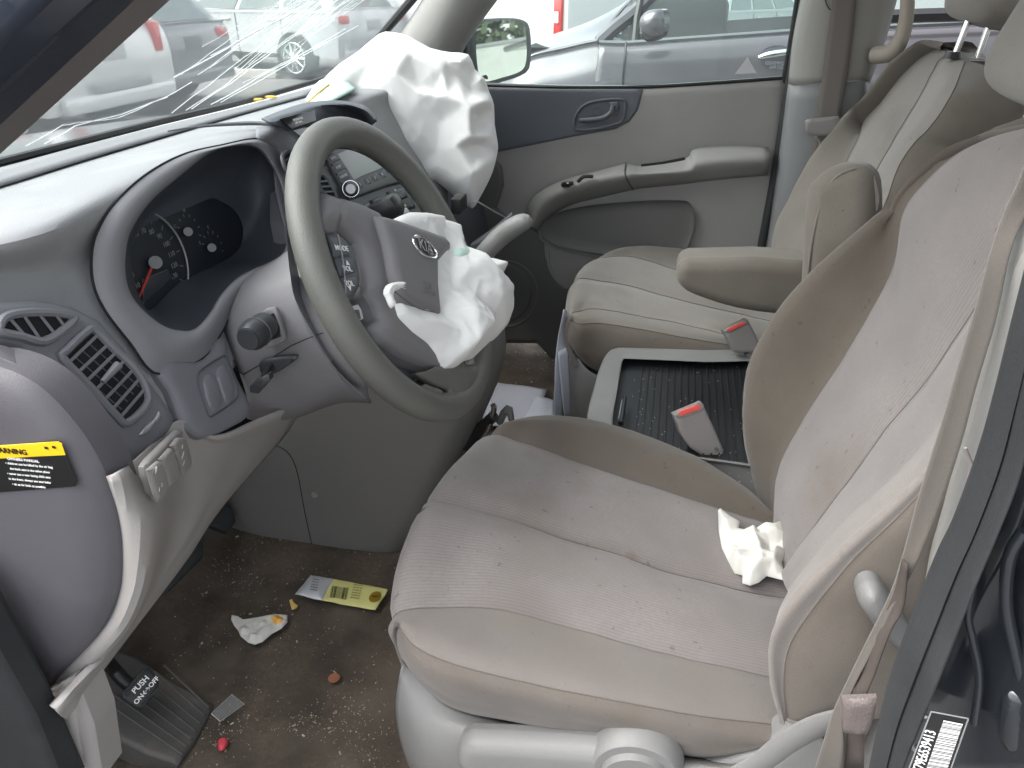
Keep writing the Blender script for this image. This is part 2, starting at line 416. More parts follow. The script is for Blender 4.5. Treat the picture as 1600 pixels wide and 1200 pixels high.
SKIRT2=mat('lever_grey',(.165,.165,.163),.5,bump=.4,bscale=900)
SKIRT=mat('seat_skirt',(.195,.193,.190),.5,bump=.4,bscale=900,var=.03,dirt=(.26,.25,.23),damt=.3)
CARPET=mat('carpet',(.076,.060,.045),.98,bump=1.0,bscale=240,var=.5,vscale=11,dirt=(.125,.105,.082),damt=.8,dscale=7)
BELT=mat('belt_webbing',(.105,.094,.083),.8,bump=.6,bscale=1400,var=.06)
BUCK=mat('buckle_grey',(.215,.20,.195),.5,bump=.2,var=.04)
RED=mat('buckle_red',(.72,.10,.08),.35)
PAPER=mat('paper',(.52,.54,.61),.8)
TISSUE=mat('tissue',(.60,.59,.55),.9,bump=.15,bscale=600)
PAINT=mat('van_paint',(.028,.032,.040),.22,metal=.35,coat=.6,var=.05)
LINER=mat('headliner',(.45,.44,.42),.9)
MATR=mat('tray_mat',(.012,.013,.015),.5,bump=.3,bscale=500,var=.2)
GLASS=glassmat('window_glass',(.90,.955,.94),.05)
WIND=glassmat('windshield_glass',(.90,.95,.95),.32)  # diffuse white mixed in for washed-out haze and the dash reflection
# ================================================================ the van's shell
body=thing('van_body','dark blue van body around the open driver doorway, with grey trimmed pillars','van body',(.5,.45,0))
def part(mb,name,par=None,**k): return mb.build(name,par if par is not None else body,**k)
# roof and rear
mb=MB(); mb.box((1.05,.46,1.44),(2.5,1.76,.05),LINER,bev=.02); part(mb,'roof')
mb=MB(); mb.box((2.2,-.40,.2),(3.0,.06,1.2),PAINT,bev=.01).box((2.2,1.36,.15),(1.9,.06,1.15),DOOR,bev=.01).box((3.7,.46,.5),(.06,1.7,1.8),DOOR,bev=.01); part(mb,'rear_side_wall')
mb=MB(); mb.box((-.62,.46,.36),(.05,1.76,.78),DARK); part(mb,'firewall')
# engine bonnet and cowl ahead of the windscreen
mb=MB(); mb.loft([[(-.60,-.45,.74),(-.62,.1,.76),(-.62,.8,.76),(-.60,1.4,.74)],[(-.85,-.45,.70),(-.9,.1,.72),(-.9,.8,.72),(-.85,1.4,.70)],[(-1.3,-.42,.62),(-1.35,.1,.66),(-1.35,.8,.66),(-1.3,1.36,.62)],[(-1.65,-.35,.45),(-1.75,.1,.5),(-1.75,.8,.5),(-1.65,1.3,.45)],[(-1.7,-.35,-.2),(-1.8,.1,-.2),(-1.8,.8,-.2),(-1.7,1.3,-.2)]],PAINT,sub=(5,4)); o=part(mb,'bonnet'); solid(o,.01)
mb=MB(); mb.box((-1.06,-.43,.12),(1.2,.05,.95),PAINT,bev=.02); part(mb,'front_wing'); mb=MB(); mb.box((-.95,1.38,.12),(1.3,.05,.95),PAINT,bev=.02); part(mb,'front_wing')
ddr=thing('shading_driver_door','unseen open dark blue driver door added to shade the dash end panel','car door',(-.6,-.9,0))  # open door out of view, added to shade the dash end panel
mb=MB(); Md=Matrix.Rotation(rad(-72),3,'Z'); mb.box((-.62,-.98,.22),(1.1,.10,.95),PAINT,Md,bev=.03); mb.build('door_shell',ddr)
mb=MB(); mb.box(V((-.62,-.98,.25))+Md@V((.0,.065,0)),(1.02,.03,.85),DOOR,Md,bev=.012); mb.build('trim_panel',ddr)
mb=MB(); mb.tube([V((-.62,-.98,.70))+Md@V((a,0,b)) for a,b in ((-.5,0),(-.3,.42),(.4,.48),(.5,0))],.025,PAINT,n=8); mb.build('window_frame',ddr)
# windscreen
baseA=[(-150,292),(0,252),(130,219),(250,189),(380,158),(500,124),(585,98)]
def wb(i): return P(*baseA[i],Z=.80+.002*i)
WS0=[wb(i) for i in range(7)]
WS0=[WS0[0]+V((0,-.25,0))]+WS0+[WS0[-1]+V((.05,.16,0))]
topY=[-.34,-.28,-.1,.1,.3,.55,.85,1.05,1.12]
WS2=[V((.02+(.06 if i in(0,8) else 0),topY[i],1.38)) for i in range(9)]
WS1=[WS0[i].lerp(WS2[i],.5)+V((-.03,0,.03)) for i in range(9)]
mb=MB(); mb.loft([WS0,WS1,WS2],WIND,sub=(4,6)); WSG=mb.last; part(mb,'windscreen')
wso=[o for o in COL.objects if o.name=='windscreen'][0]
from mathutils.bvhtree import BVHTree
bv=BVHTree.FromPolygons([V(p) for p in mb.v],mb.f)
def onws(px,py,off=.002):
    d=ray(px,py).normalized(); h=bv.ray_cast(CAM,d)
    return (h[0]-d*off) if h[0] is not None else None
mb=MB(); mb.tube([p+V((.004,-.002,.000)) for p in WS0],.0055,BLACK,n=6,sub=4); part(mb,'windscreen_seal')
# cracks in the windscreen
CRK=mat('crack_glass',(.85,.87,.88),.3,emit=None)
rnd=random.Random(5); mb=MB()
def crack(pts,r):
    q=[]
    for a,b in zip(pts,pts[1:]):
        k=max(2,int(math.hypot(a[0]-b[0],a[1]-b[1])/22))
        for j in range(k):
            t=j/k; q.append((a[0]+(b[0]-a[0])*t+rnd.uniform(-.9,.9),a[1]+(b[1]-a[1])*t+rnd.uniform(-.9,.9)))
    q.append(pts[-1]); w=[onws(*p) for p in q]; w=[p for p in w if p is not None]
    if len(w)>1: mb.tube(w,r,CRK,n=4)
for pts,r in [([(40,228),(98,196),(118,193),(185,185),(240,160),(262,151),(300,128)],.0005),([(70,226),(118,196),(190,178),(215,170),(262,152)],.0006),
  ([(272,121),(318,97),(372,66),(440,28),(505,-6)],.0009),([(330,88),(380,60),(420,36),(490,0)],.0006),([(268,176),(322,136),(345,118),(420,62),(520,-10)],.0005),
  ([(300,170),(360,130),(420,86),(480,40),(540,-10)],.0006),([(330,164),(400,124),(470,85),(540,45)],.0007),([(345,160),(430,112),(500,72),(560,40)],.0005),
  ([(290,172),(350,134),(396,98),(450,60),(560,-10)],.0005),([(380,130),(440,100),(520,62)],.0004),([(410,15),(460,6),(500,-8)],.0006),([(405,28),(450,14),(520,-6)],.0004)]: crack(pts,r)
for k in range(34):
    t=k/33; ex=455+110*t+rnd.uniform(-6,6); ey=-8+rnd.uniform(-4,4)+25*max(0,t-.6)
    L=rnd.uniform(60,210)*(1.1-.5*t); a=rad(rnd.uniform(137,150)); crack([(ex,ey),(ex+math.cos(a)*L*.5,ey+math.sin(a)*L*.5+rnd.uniform(-2,2)),(ex+math.cos(a)*L,ey+math.sin(a)*L)],rnd.choice((.0002,.0003,.0004)))
part(mb,'windscreen_crack')
# yellow leaf scraps along the foot of the glass
LEAF=mat('yellow_leaf',(.62,.42,.06),.7)
for a,b,r in ((397,154,.2),(418,150,-.1)):
    m=MB(); c=P(a,b,Z=.808)+V((.012,-.01,0)); pl=Pl(c,(0,-.2,1),up=(0,1,0),roll=r); m.plate(None,pl,LEAF,uvpts=[(-.014,-.003),(-.004,-.006),(.008,-.004),(.014,.001),(.005,.005),(-.009,.004)],h=.002,w=.003,thick=.001,res=.004)
    m.build('leaf_scrap',label='yellow leaf scrap at the foot of the windscreen, %s of the two'%('left' if r>0 else 'right'),cat='leaf',group='leaf scraps on the dashboard')
# far A pillar
pA=Pl((0,1.13,1),(-.2,-1,.0))
mb=MB(); 
mb.loft([[P(585,110,Y=1.16),P(640,30,Y=1.14),P(690,-50,Y=1.12)],[P(600,112,Y=1.08),P(652,32,Y=1.06),P(702,-50,Y=1.04)],[P(655,110,Y=1.06),P(690,50,Y=1.04),P(740,-50,Y=1.02)],[P(695,120,Y=1.12),P(728,55,Y=1.10),P(800,-50,Y=1.07)],[P(705,120,Y=1.2),P(738,55,Y=1.2),P(815,-50,Y=1.2)]],PILL,sub=(5,5)); o=part(mb,'far_front_pillar'); solid(o,.01,1)
mb=MB(); mb.tube([P(486,136,Y=1.12),P(530,112,Y=1.14),P(580,72,Y=1.14),P(650,-8,Y=1.12),P(690,-50,Y=1.1)],.010,BLACK,sub=4,n=8); part(mb,'pillar_seal')
# near A pillar: trim strip, rubber, painted frame
def strip(name,a,b,w0,w1,Y,m,th=.03):
    mb=MB(); mb.plate([a,b,w1,w0],Pl((0,Y,0),(0,-1,0)),m,h=.010,w=.014,thick=th,res=.02); return part(mb,name)
strip('near_front_pillar',(-120,300),(250,-48),(-120,258),(202,-48),-.372,mat('pillar_grey',(.155,.142,.138),.6,bump=.3),.04)
strip('door_frame_seal',(-120,262),(204,-48),(-120,190),(130,-48),-.40,mat('navy_rubber',(.022,.026,.040),.5,bump=.2),.03)
strip('outer_frame',(-120,196),(134,-48),(-120,20),(20,-48),-.43,mat('navy_frame',(.032,.04,.062),.3,coat=.3),.03)
# lower hinge pillar with its door seal
mb=MB(); mb.plate([(-80,860),(-20,930),(58,1078),(120,1215),(-80,1215)],Pl((0,-.385,0),(0,-1,0)),RUBBER,h=.010,w=.02,thick=.012,res=.02); 
mb.plate([(-80,900),(-30,960),(60,1120),(98,1215),(-80,1215)],Pl((0,-.40,0),(0,-1,0)),RUBBER,h=.006,w=.012,thick=.02,res=.02); part(mb,'hinge_pillar_seal')
mb=MB(); mb.plate([(62,1088),(118,1055),(134,1095),(148,1130),(162,1215),(100,1215)],Pl((0,-.362,0),(0,-1,0)),BEIGE,h=.006,w=.015,thick=.03,res=.015)
mb.plate([(66,1092),(112,1070),(122,1100),(128,1150),(140,1215),(100,1215)],Pl((0,-.366,0),(0,-1,0)),BEIGE,h=.006,w=.012,thick=.02,res=.015); part(mb,'kick_panel')
# floor
flo=MB()
def fz(x,y):
    z=-.002+.002*noise.noise(V((x*9,y*9,0)))+.0009*noise.noise(V((x*40,y*40,2)))+.19*max(0,(-.44-x))
    if y<-.30: z+=(-.30-y)*.8
    return z-.006*math.exp(-((x+.262)**2+(y-.01)**2)/.0005)
n=60; g=[]
for i in range(n+1):
    r=[]
    for j in range(n+1):
        x=-.62+i*2.6/n; y=-.36+j*1.74/n
        z=fz(x,y)
        r.append(V((x,y,z)))
    g.append(r)
flo.grid(g,CARPET,flip=True); fo=flo.build('floor',kind='structure')
solid(fo,.02)
# heel ring in the carpet
# crumbs, grit
CR=[mat('crumb_a',(.30,.25,.19),.9),mat('crumb_b',(.22,.17,.12),.9),mat('crumb_c',(.42,.40,.36),.9)]
mb=MB(); rr=random.Random(3)
def crumb(p,s,m):
    M=Matrix.Rotation(rr.uniform(0,6),3,'Z')@Matrix.Rotation(rr.uniform(0,1),3,'X'); mb.box(p,(s*rr.uniform(.6,1.8),s*rr.uniform(.5,1),s*.5),m,M)
for k in range(3200):
    px=rr.uniform(170,640); py=rr.uniform(810,1200)
    if rr.random()<.35: px=rr.gauss(400,60); py=rr.gauss(870,30)
    if rr.random()<.25: px=rr.gauss(480,70); py=rr.gauss(1150,30)
    p=P(px,py,Z=.002)
    if rr.random()<max(0,min(1,.55+1.2*noise.noise(V((p.x*12,p.y*12,5))))): continue
    if p.x<-.5 or p.x>.1 or p.y<-.28 or p.y>.36: continue
    p.z=fz(p.x,p.y)+.0006; crumb(p,rr.choice((.0009,.0009,.0011,.0014,.0018) if k%25 else (.003,.004)),CR[k%3])
for k in range(120):
    p=P(rr.uniform(790,880),rr.uniform(535,640),Z=.004); crumb(p,rr.choice((.0015,.002,.004)),CR[k%3])
mb.build('crumbs',label='pale crumbs and grit scattered over the dark floor carpet',cat='crumbs',kind='stuff')
# ================================================================ dashboard
dash=thing('dashboard','grey moulded dashboard with round instrument hood, air vents and centre stack','dashboard',(-.3,.4,.3))
DP=Pl((-.17,0,.63),(1,0,.4))
ringO=[(143,400),(152,362),(180,316),(232,270),(290,240),(350,226),(395,217),(425,222),(446,258),(458,305),(468,360),(466,408),(440,432),(404,450),(368,480),(345,522),(322,556),(285,575),(240,582),(202,535),(165,487),(146,445)]
ringI=[(196,400),(205,360),(236,314),(287,270),(322,243),(352,231),(384,228),(405,235),(421,255),(436,285),(445,325),(450,370),(436,404),(402,418),(372,434),(346,460),(326,492),(300,516),(262,512),(232,492),(208,466),(197,435)]
# pad
mb=MB()
rows=[[(-150,296),(0,256),(130,222),(250,192),(380,161),(500,128),(600,100),(700,70)],
      [(-150,338),(0,294),(130,254),(250,218),(372,182),(485,150),(590,122),(700,95)],
      [(-150,400),(-10,368),(95,335),(200,285),(330,225),(430,190),(540,150),(700,115)]]
R=[[P(*q,Z=z) for q in r] for r,z in zip(rows,(.797,.80,.822))]
lowpad=[(-150,500),(-20,478),(60,475),(110,500),(200,440),(330,330),(470,300),(600,260)]
R.append([DP.p(*q,off=-.018) for q in [(-150,450),(-20,432),(60,430),(130,420),(230,320),(400,250),(520,200),(700,150)]])
R.append([DP.p(*q,off=-.006) for q in [(-150,520),(-20,500),(60,510),(150,520),(260,500),(400,400),(520,330),(700,300)]])
R.append([DP.p(*q,off=-.006) for q in [(-150,600),(-20,580),(70,610),(190,680),(300,640),(420,520),(540,440),(700,380)]])
cut=[((a[0]*.5+b[0]*.5),(a[1]*.5+b[1]*.5)) for a,b in zip(ringO,ringI)]
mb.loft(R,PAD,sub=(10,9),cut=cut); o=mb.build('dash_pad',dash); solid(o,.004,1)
# defroster strip: a slightly raised, duller ledge
mb=MB(); mb.loft([[P(*q,Z=.8035) for q in [(-150,300),(0,262),(130,227),(250,197),(380,166),(498,134)]],[P(*q,Z=.8055) for q in [(-150,330),(0,287),(130,247),(250,212),(372,177),(480,148)]]],mat('defrost_ledge',(.20,.205,.215),.6,bump=.4,bscale=900),sub=(6,3)); o=mb.build('defroster_ledge',dash); solid(o,.003,1)
# seam line over the pad and small upper hood
mb=MB(); mb.tube([P(262,205,Z=.826),P(320,197,Z=.829),P(380,193,Z=.831),P(420,194,Z=.831),P(450,203,Z=.828),P(468,214,Z=.822)],[.001,.002,.003,.003,.003,.002],CLUS,sub=5,n=6); mb.build('pad_seam',dash)
# ring
n=len(ringO)
ap=lambda i:1 if 3<=i<=10 else .0
rails=[[DP.p(*p,off=-.012) for p in ringO],[DP.p(*p,off=.002) for p in ringO],
 [DP.p(a[0]*.93+b[0]*.07,a[1]*.93+b[1]*.07,off=.0045) for a,b in zip(ringO,ringI)],
 [DP.p((a[0]+b[0])/2,(a[1]+b[1])/2,off=.011) for a,b in zip(ringO,ringI)],
 [DP.p(a[0]*.15+b[0]*.85,a[1]*.15+b[1]*.85,off=.010) for a,b in zip(ringO,ringI)],
 [DP.p(b[0],b[1],off=.004) for b in ringI]]
mb=MB(); mb.loft(rails,RING_LIT,sub=(6,3),closed_u=True); mb.build('hood_ring',dash,recalc=True)
mb=MB(); mb.tube([DP.p(*p,off=.0035) for p in ringO],.0013,DARK,n=6,closed=True,sub=6); mb.build('hood_seam',dash)
# bowl wall to the gauge face
GP=Pl((-.285,.03,.74),(1,0,.18))
gI=[(205,405),(210,375),(228,352),(262,338),(300,322),(330,310),(345,315),(362,325),(374,340),(380,360),(376,385),(362,400),(345,410),(330,418),(312,425),(296,434),(280,442),(262,458),(240,480),(230,484),(222,470),(211,445)]
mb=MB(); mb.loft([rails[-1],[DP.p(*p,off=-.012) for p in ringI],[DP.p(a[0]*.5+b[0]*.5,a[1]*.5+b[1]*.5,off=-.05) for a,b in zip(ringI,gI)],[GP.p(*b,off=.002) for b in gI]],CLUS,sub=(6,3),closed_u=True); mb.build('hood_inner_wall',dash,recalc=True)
clu=MB(); clu.plate([(170,350),(300,270),(420,290),(430,420),(300,480),(215,520),(170,450)],GP,mat('gauge_black',(.018,.022,.03),.3),h=0,w=0,thick=.01,res=.03)
clu=clu.build('instrument_cluster',dash)
mb=MB()
c=GP.p(240,412,.003); cc=GP.uv(c)
arc=[GP.w(cc[0]+.060*math.cos(a),cc[1]+.060*math.sin(a),.003) for a in [rad(-38+k*8) for k in range(29)]]
mb.tube(arc,.0012,SILVER,n=6)
for k,(tx) in enumerate(['0','10','20','30','40','50','60','70','80','90','100','110','120','130']):
    a=rad(222-k*20.3); 
    mb.text(tx,GP,GREYINK,None,.0085,world=GP.w(cc[0]+.038*math.cos(a),cc[1]+.038*math.sin(a)),off=.001)
    mb.add([GP.w(cc[0]+r*math.cos(a+d),cc[1]+r*math.sin(a+d),.0015) for r,d in ((.047,-.012),(.054,-.01),(.054,.01),(.047,.012))],[(0,1,2,3)],GREYINK)
mb.build('speedometer_scale',clu)
mb=MB(); mb.tube([GP.p(240,411,.004),GP.p(216,468,.004)],[.0018,.0010],mat('needle_red',(.60,.05,.04),.4),n=6); mb.build('needle',clu)
mb=MB(); HC=mat('hub_cap',(.19,.20,.20),.45)
for a,b,r in ((243,410,.0075),(294,362,.0055),(331,387,.0055)):
    mb=MB(); mb.tube([GP.p(a,b,.001),GP.p(a,b,.009)],r,HC,n=16); mb.build('gauge_hub',clu)
for (gx,gy) in ((294,362),(331,387)):
    mb=MB()
    q=GP.uv(GP.p(gx,gy))
    for k in range(7):
        a=rad(150-k*30); mb.add([GP.w(q[0]+r*math.cos(a+d),q[1]+r*math.sin(a+d),.002) for r,d in ((.018,-.03),(.022,-.03),(.022,.03),(.018,.03))],[(0,1,2,3)],GREYINK)
    for t,a in (('H',80),('C',150) ) if gx<300 else (('F',80),('E',150)): mb.text(t,GP,GREYINK,None,.006,world=GP.w(q[0]+.026*math.cos(rad(a)),q[1]+.026*math.sin(rad(a))),off=.002)
    mb.build('small_scale',clu)
mb=MB(); mb.plate([(222,436),(262,420),(270,432),(232,468),(224,470)],GP,mat('odometer_window',(.045,.05,.055),.25),off=.002,h=.001,w=.001,thick=.001,res=.01); mb.build('odometer',clu)
# end cap with warning label
EP=Pl((0,-.345,0),(0,-1,0))
capc=[(-160,575),(-60,568),(0,573),(58,600),(108,648),(150,708),(180,780),(196,860),(190,925),(162,985),(112,1040),(62,1084),(0,960),(-60,860),(-160,800)]
mb=MB(); mb.plate(capc,EP,TRIM_SHADE,h=.016,w=.035,thick=.03,res=.015,sm=3); ec=mb.build('end_panel',dash)
LP=EP.off(.0165)
YEL=mat('label_yellow',(.80,.50,.015),.4); LBK=mat('label_black',(.012,.012,.012),.35)
mb=MB(); mb.plate([(-90,703),(-40,699),(92,690),(98,696),(104,716),(120,752),(118,760),(-40,772),(-90,776)],LP,LBK,h=.0006,w=.001,thick=.0005,res=.02)
mb.plate([(-90,703),(-40,699),(90,690),(96,693),(102,711),(-40,719),(-90,722)],LP,YEL,off=.0008,h=.0004,w=.001,thick=.0004,res=.02)
ro=math.atan2(.6,16)
mb.text('WARNING',LP,LBK,(14,705),.0068,off=.0015,rot=ro,bold=.0001)
mb.text('OWNERS MANUAL',LP,WHITE,(36,719),.0034,off=.0012,rot=ro)
for k,(x,L) in enumerate([(10,44),(6,36),(8,38),(12,46),(14,48)]):
    y=728+k*8
    tx=['• children can be killed by the air bag','  the back seat is the safest place','• never put a rear facing child seat','  in the front, always use seat belts','• sit as far back as possible'][k]
    mb.text(tx,LP,WHITE,(45,y-1),.0029,off=.0012,rot=ro)
mb.build('warning_label',ec)
mb=MB()
for x,y in ((72,700),(84,699)): 
    mb.box(LP.p(x,y,.0016),(.003,.0002,.0022),LBK)
mb.build('label_pictogram',ec)
# dark strip between cap and vent panel
mb=MB()
A=[(-160,548),(-40,535),(20,545),(75,580),(125,628),(165,688),(198,742)]
B=[(-160,560),(-40,552),(10,562),(62,592),(112,642),(154,704),(182,745)]
Cc=[(-160,578),(-40,572),(0,578),(58,606),(106,655),(148,715),(178,790)]
mb.loft([[DP.p(*p,off=.002).lerp(P(*p,Y=-.33),.55) for p in A],[P(*p,Y=-.336) for p in B],[P(*p,Y=-.338) for p in Cc],[P(p[0]-6,p[1]+20,Y=-.332) for p in Cc]],TRIM_SHADE,sub=(6,3)); o=mb.build('end_strip',dash); 
# vent panel
vp=[(-160,480),(-60,474),(0,473),(40,470),(72,472),(112,482),(150,502),(188,545),(225,592),(258,636),(272,655),(262,676),(236,708),(212,728),(198,742),(165,688),(125,628),(75,580),(20,545),(-40,535),(-160,548)]
mb=MB(); mb.plate(vp,DP,TRIM2,off=.000,h=.008,w=.012,thick=.02,res=.012); vpo=mb.build('vent_panel',dash)
def vent(outline,name,fins,fr,parent,pl,off,knob=None,bez=.004,mf=TRIM2,fr2=.0016):
    mb=MB()
    q=[pl.p(*p,off=off) for p in outline]
    mb.tube(cr(q,3,True),bez,mf,n=8,closed=True)
    mb.plate(outline,pl,DARK,off=off-.0008,h=0,w=0,thick=.002,res=.03)
    o=mb.build(name,parent)
    mb=MB()
    for a,b in fins: mb.tube([pl.p(*a,off=off+.001),pl.p(*b,off=off+.001)],fr2,mf,n=6,flat=.5,up=pl.n)
    if knob:
        mb.tube([pl.p(*knob[0],off=off+.003),pl.p(*knob[1],off=off+.006)],[.0026,.0042],mf,n=8)
        m2=MB()
    mb.build('vent_fin',o)
    return o
v=vent([(0,507),(8,496),(28,490),(60,488),(95,490),(116,497),(100,515),(68,534),(34,526),(0,518)],'upper_air_vent',[((-2,512),(12,524)),((14,496),(44,530)),((36,491),(66,535)),((60,489),(86,522)),((86,490),(101,510))],.0016,dash,DP,.0095)
mo=[(148,516),(175,543),(209,575),(228,607),(229,633),(199,661),(182,650),(140,604),(98,560),(103,548),(135,518)]
v=vent(mo,'main_air_vent',[((108,566),(152,524)),((124,580),(169,538)),((138,593),(182,550)),((152,607),(194,564)),((166,622),(206,580)),((178,637),(216,594)),((189,651),(226,608))],.0016,dash,DP,.0095,knob=((160,597),(185,570)))
mb=MB()
for k in range(4):
    a=(128+k*17,538+k*17) ; 
    mb.tube([DP.p(118+k*9-10,570+k*0+k*-12+0,.0085)+V((0,0,0)),DP.p(190+k*9,640-k*12,.0085)],.0008,CLUS,n=5)
mb.build('rear_vane',v)
# tick marks and thumb wheel below the vent
mb=MB(); mb.plate([(217,680),(224,668),(240,654),(248,642),(250,650),(240,666),(228,678)],DP,SILVER,off=.009,h=.003,w=.004,thick=.002,res=.004,sm=2); mb.build('vent_thumbwheel',dash)
# lower instrument panel
li=[(273,640),(262,612),(240,578),(262,560),(300,566),(322,552),(344,516),(352,545),(362,580),(374,605),(386,628),(388,650),(360,668),(330,682),(312,684),(298,678),(282,664)]
mb=MB(); mb.plate(li,DP,TRIM,off=.0015,h=.008,w=.014,thick=.02,res=.012,sm=2); mb.build('knee_bezel',dash)
mb=MB()
mb.tube([DP.p(*p,.0097) for p in [(309,585),(318,575),(345,558),(352,557),(360,575),(371,605),(370,622),(355,635),(335,648),(326,650),(318,630),(309,600)]],.0010,CLUS,closed=True,n=6,sub=3)
mb.plate([(314,590),(331,581),(340,608),(348,636),(330,645),(320,622)],DP,TRIM,off=.0085,h=.003,w=.003,thick=.001,res=.01)
mb.plate([(334,579),(350,567),(360,595),(367,620),(352,634),(342,606)],DP,TRIM,off=.0085,h=.003,w=.003,thick=.001,res=.01)
mb.build('blank_switch',dash)
# lower trim band
def rr_(pts,X=None,Y=None):
    out=[]
    for i,p in enumerate(pts):
        out.append(P(*p,X=(X[i] if isinstance(X,(list,tuple)) else X)) if X is not None else P(*p,Y=(Y[i] if isinstance(Y,(list,tuple)) else Y)))
    return out
mb=MB()
mb.loft([rr_([(172,742),(190,800),(196,860),(189,930),(155,992),(58,1086)],Y=-.338),
 rr_([(180,738),(200,800),(206,860),(199,930),(166,992),(66,1090)],Y=-.348),
 rr_([(205,722),(232,800),(232,862),(218,930),(178,1000),(76,1100)],Y=[-.30,-.325,-.335,-.342,-.346,-.350]),
 [DP.p(240,690,.004),P(275,760,X=-.165),P(262,830,X=-.175),P(240,900,X=-.182),P(192,985,X=-.19),P(84,1108,X=-.20)],
 [DP.p(282,655,.004),P(322,735,X=-.172),P(305,805,X=-.182),P(268,870,X=-.19),P(202,968,X=-.195),P(90,1114,X=-.205)],
 [DP.p(335,680,.004),P(372,702,X=-.180),P(322,790,X=-.190),P(277,872,X=-.20),P(204,972,X=-.205),P(94,1118,X=-.21)],
 [DP.p(400,655,.002),P(408,690,X=-.187),P(334,790,X=-.198),P(283,872,X=-.205),P(206,975,X=-.208),P(96,1120,X=-.212)],
 [DP.p(468,628,-.004),P(444,676,X=-.205),P(345,788,X=-.215),P(288,872,X=-.215),P(208,977,X=-.215),P(98,1121,X=-.215)]],BEIGE,sub=(5,4))
o=mb.build('lower_trim',dash); solid(o,.004,1)
# switch bank
_a=P(232,800,Y=-.325); _b=P(275,760,X=-.165); _c=DP.p(282,655,.004); _n=(_b-_a).cross(_c-_a); _n=_n if _n.dot(CAM-_a)>0 else -_n
SB=Pl(_a+_n.normalized()*.001,_n)
mb=MB(); mb.plate([(224,730),(245,705),(270,680),(278,672),(290,672),(300,700),(304,720),(298,738),(270,765),(244,795),(238,785),(231,755)],SB,BEIGE,off=-.001,h=.003,w=.004,thick=.004,res=.01,sm=2); sb=mb.build('switch_bank',dash)
mb=MB()
for ol in ([(229,735),(246,720),(252,735),(258,760),(246,784),(239,770)],[(248,718),(264,700),(274,722),(279,745),(262,760),(254,738)],[(266,697),(276,684),(286,684),(292,705),(298,728),(283,742),(276,722)]):
    mb.plate(ol,SB,BEIGE,off=.0055,h=.0035,w=.003,thick=.001,res=.008)
for p,t,s in (((244,734),'D',.008),((285,698),'RF','.004'),((286,711),'DOOR',.004),((287,724),'OFF',.004)): mb.text(t,SB,WHITE,p,float(s),off=.0095)
for p in ((249,765),(253,758)): mb.text('I',SB,WHITE,p,.006,off=.0095)
mb.build('switch',sb)
# console side block
KP=Pl((0,.33,0),(0,-1,0))
mb=MB(); mb.plate([(480,560),(455,650),(330,795),(362,822),(400,838),(470,850),(560,866),(632,862),(680,800),(715,735),(740,680),(755,640),(762,600),(758,560),(742,525),(705,495),(650,470),(560,470)],KP,CONS,h=.045,w=.05,thick=.16,res=.02,off=-.045); mb.build('console_side',dash)
mb=MB(); mb.tube([KP.p(392,690,.001),KP.p(440,700,.001),KP.p(462,730,.001),KP.p(476,800,.001),KP.p(487,850,.001)],.0007,DARK,sub=4,n=5); mb.tube([KP.p(492,773,0),KP.p(492,773,.002)],.007,CONS,n=16); mb.build('console_seam',dash)
# ---- centre stack
SP=Pl((-.176,.36,.743),(1,-.063,.52))
mb=MB()
mb.plate([(470,225),(500,214),(530,200),(560,196),(600,222),(650,282),(690,350),(720,410),(700,430),(560,430),(540,370),(500,300)],SP,STACK,off=-.004,h=.006,w=.012,thick=.06,res=.02); st=mb.build('centre_stack',dash)
mb=MB(); mb.plate([(506,243),(522,231),(552,214),(580,203),(610,222),(650,272),(655,280),(605,292),(545,314),(530,290)],SP,BTN,off=.003,h=.004,w=.004,thick=.01,res=.015); ra=mb.build('radio',dash)
mb=MB(); mb.plate([(527,241),(552,229),(575,217),(596,222),(618,250),(600,262),(553,281),(540,262)],SP,SCR,off=.007,h=.001,w=.001,thick=.001,res=.02); mb.build('screen',ra)
mb=MB()
for k in range(6):
    x=557+k*11.5; y=290-k*5.2
    mb.plate([(x,y-5),(x+9,y-9.5),(x+14,y),(x+5,y+5)],SP,STACK,off=.007,h=.0015,w=.001,thick=.001,res=.01); mb.text(str(k+1),SP,WHITE,(x+6,y-2),.007,off=.0095)
for k,t in enumerate((('FM','AM'),('CD','XM'),('SCAN','SEEK'))):
    x=515+k*8; y=250+k*14
    mb.plate([(x-5,y-3),(x+12,y-11),(x+18,y-2),(x+1,y+7)],SP,STACK,off=.007,h=.0015,w=.001,thick=.001,res=.01)
    mb.text(t[0]+' '+t[1],SP,WHITE,(x+6,y-3),.0045,off=.0095)
mb.build('radio_button',ra)
mb=MB(); mb.tube([SP.p(548,295,.006),SP.p(548,295,.018),SP.p(548,295,.021)],[.0125,.0115,.008],STACK,n=20); mb.tube([SP.p(548,295,.012),SP.p(548,295,.0165)],[.0128,.0122],CHROME,n=20); mb.tube([SP.p(548,295,.0208),SP.p(548,295,.0218)],.007,SILVER,n=16); mb.build('knob',ra)
mb=MB()
for ol in ([(540,330),(575,316),(592,345),(560,360)],[(578,313),(600,305),(618,335),(596,343)],[(604,300),(632,290),(650,325),(625,330)]):
    mb.plate(ol,SP,BTN,off=.003,h=.003,w=.003,thick=.002,res=.01)
mb.plate([(614,304),(632,297),(638,308),(621,315)],SP,BLACK,off=.006,h=.003,w=.003,thick=.002,res=.01)
mb.text('REAR',SP,WHITE,(632,322),.006,off=.0075); mb.text('▼',SP,WHITE,(618,298),.006,off=.0075); mb.text('AUTO',SP,WHITE,(612,320),.005,off=.0075)
mb.build('climate_button',dash)
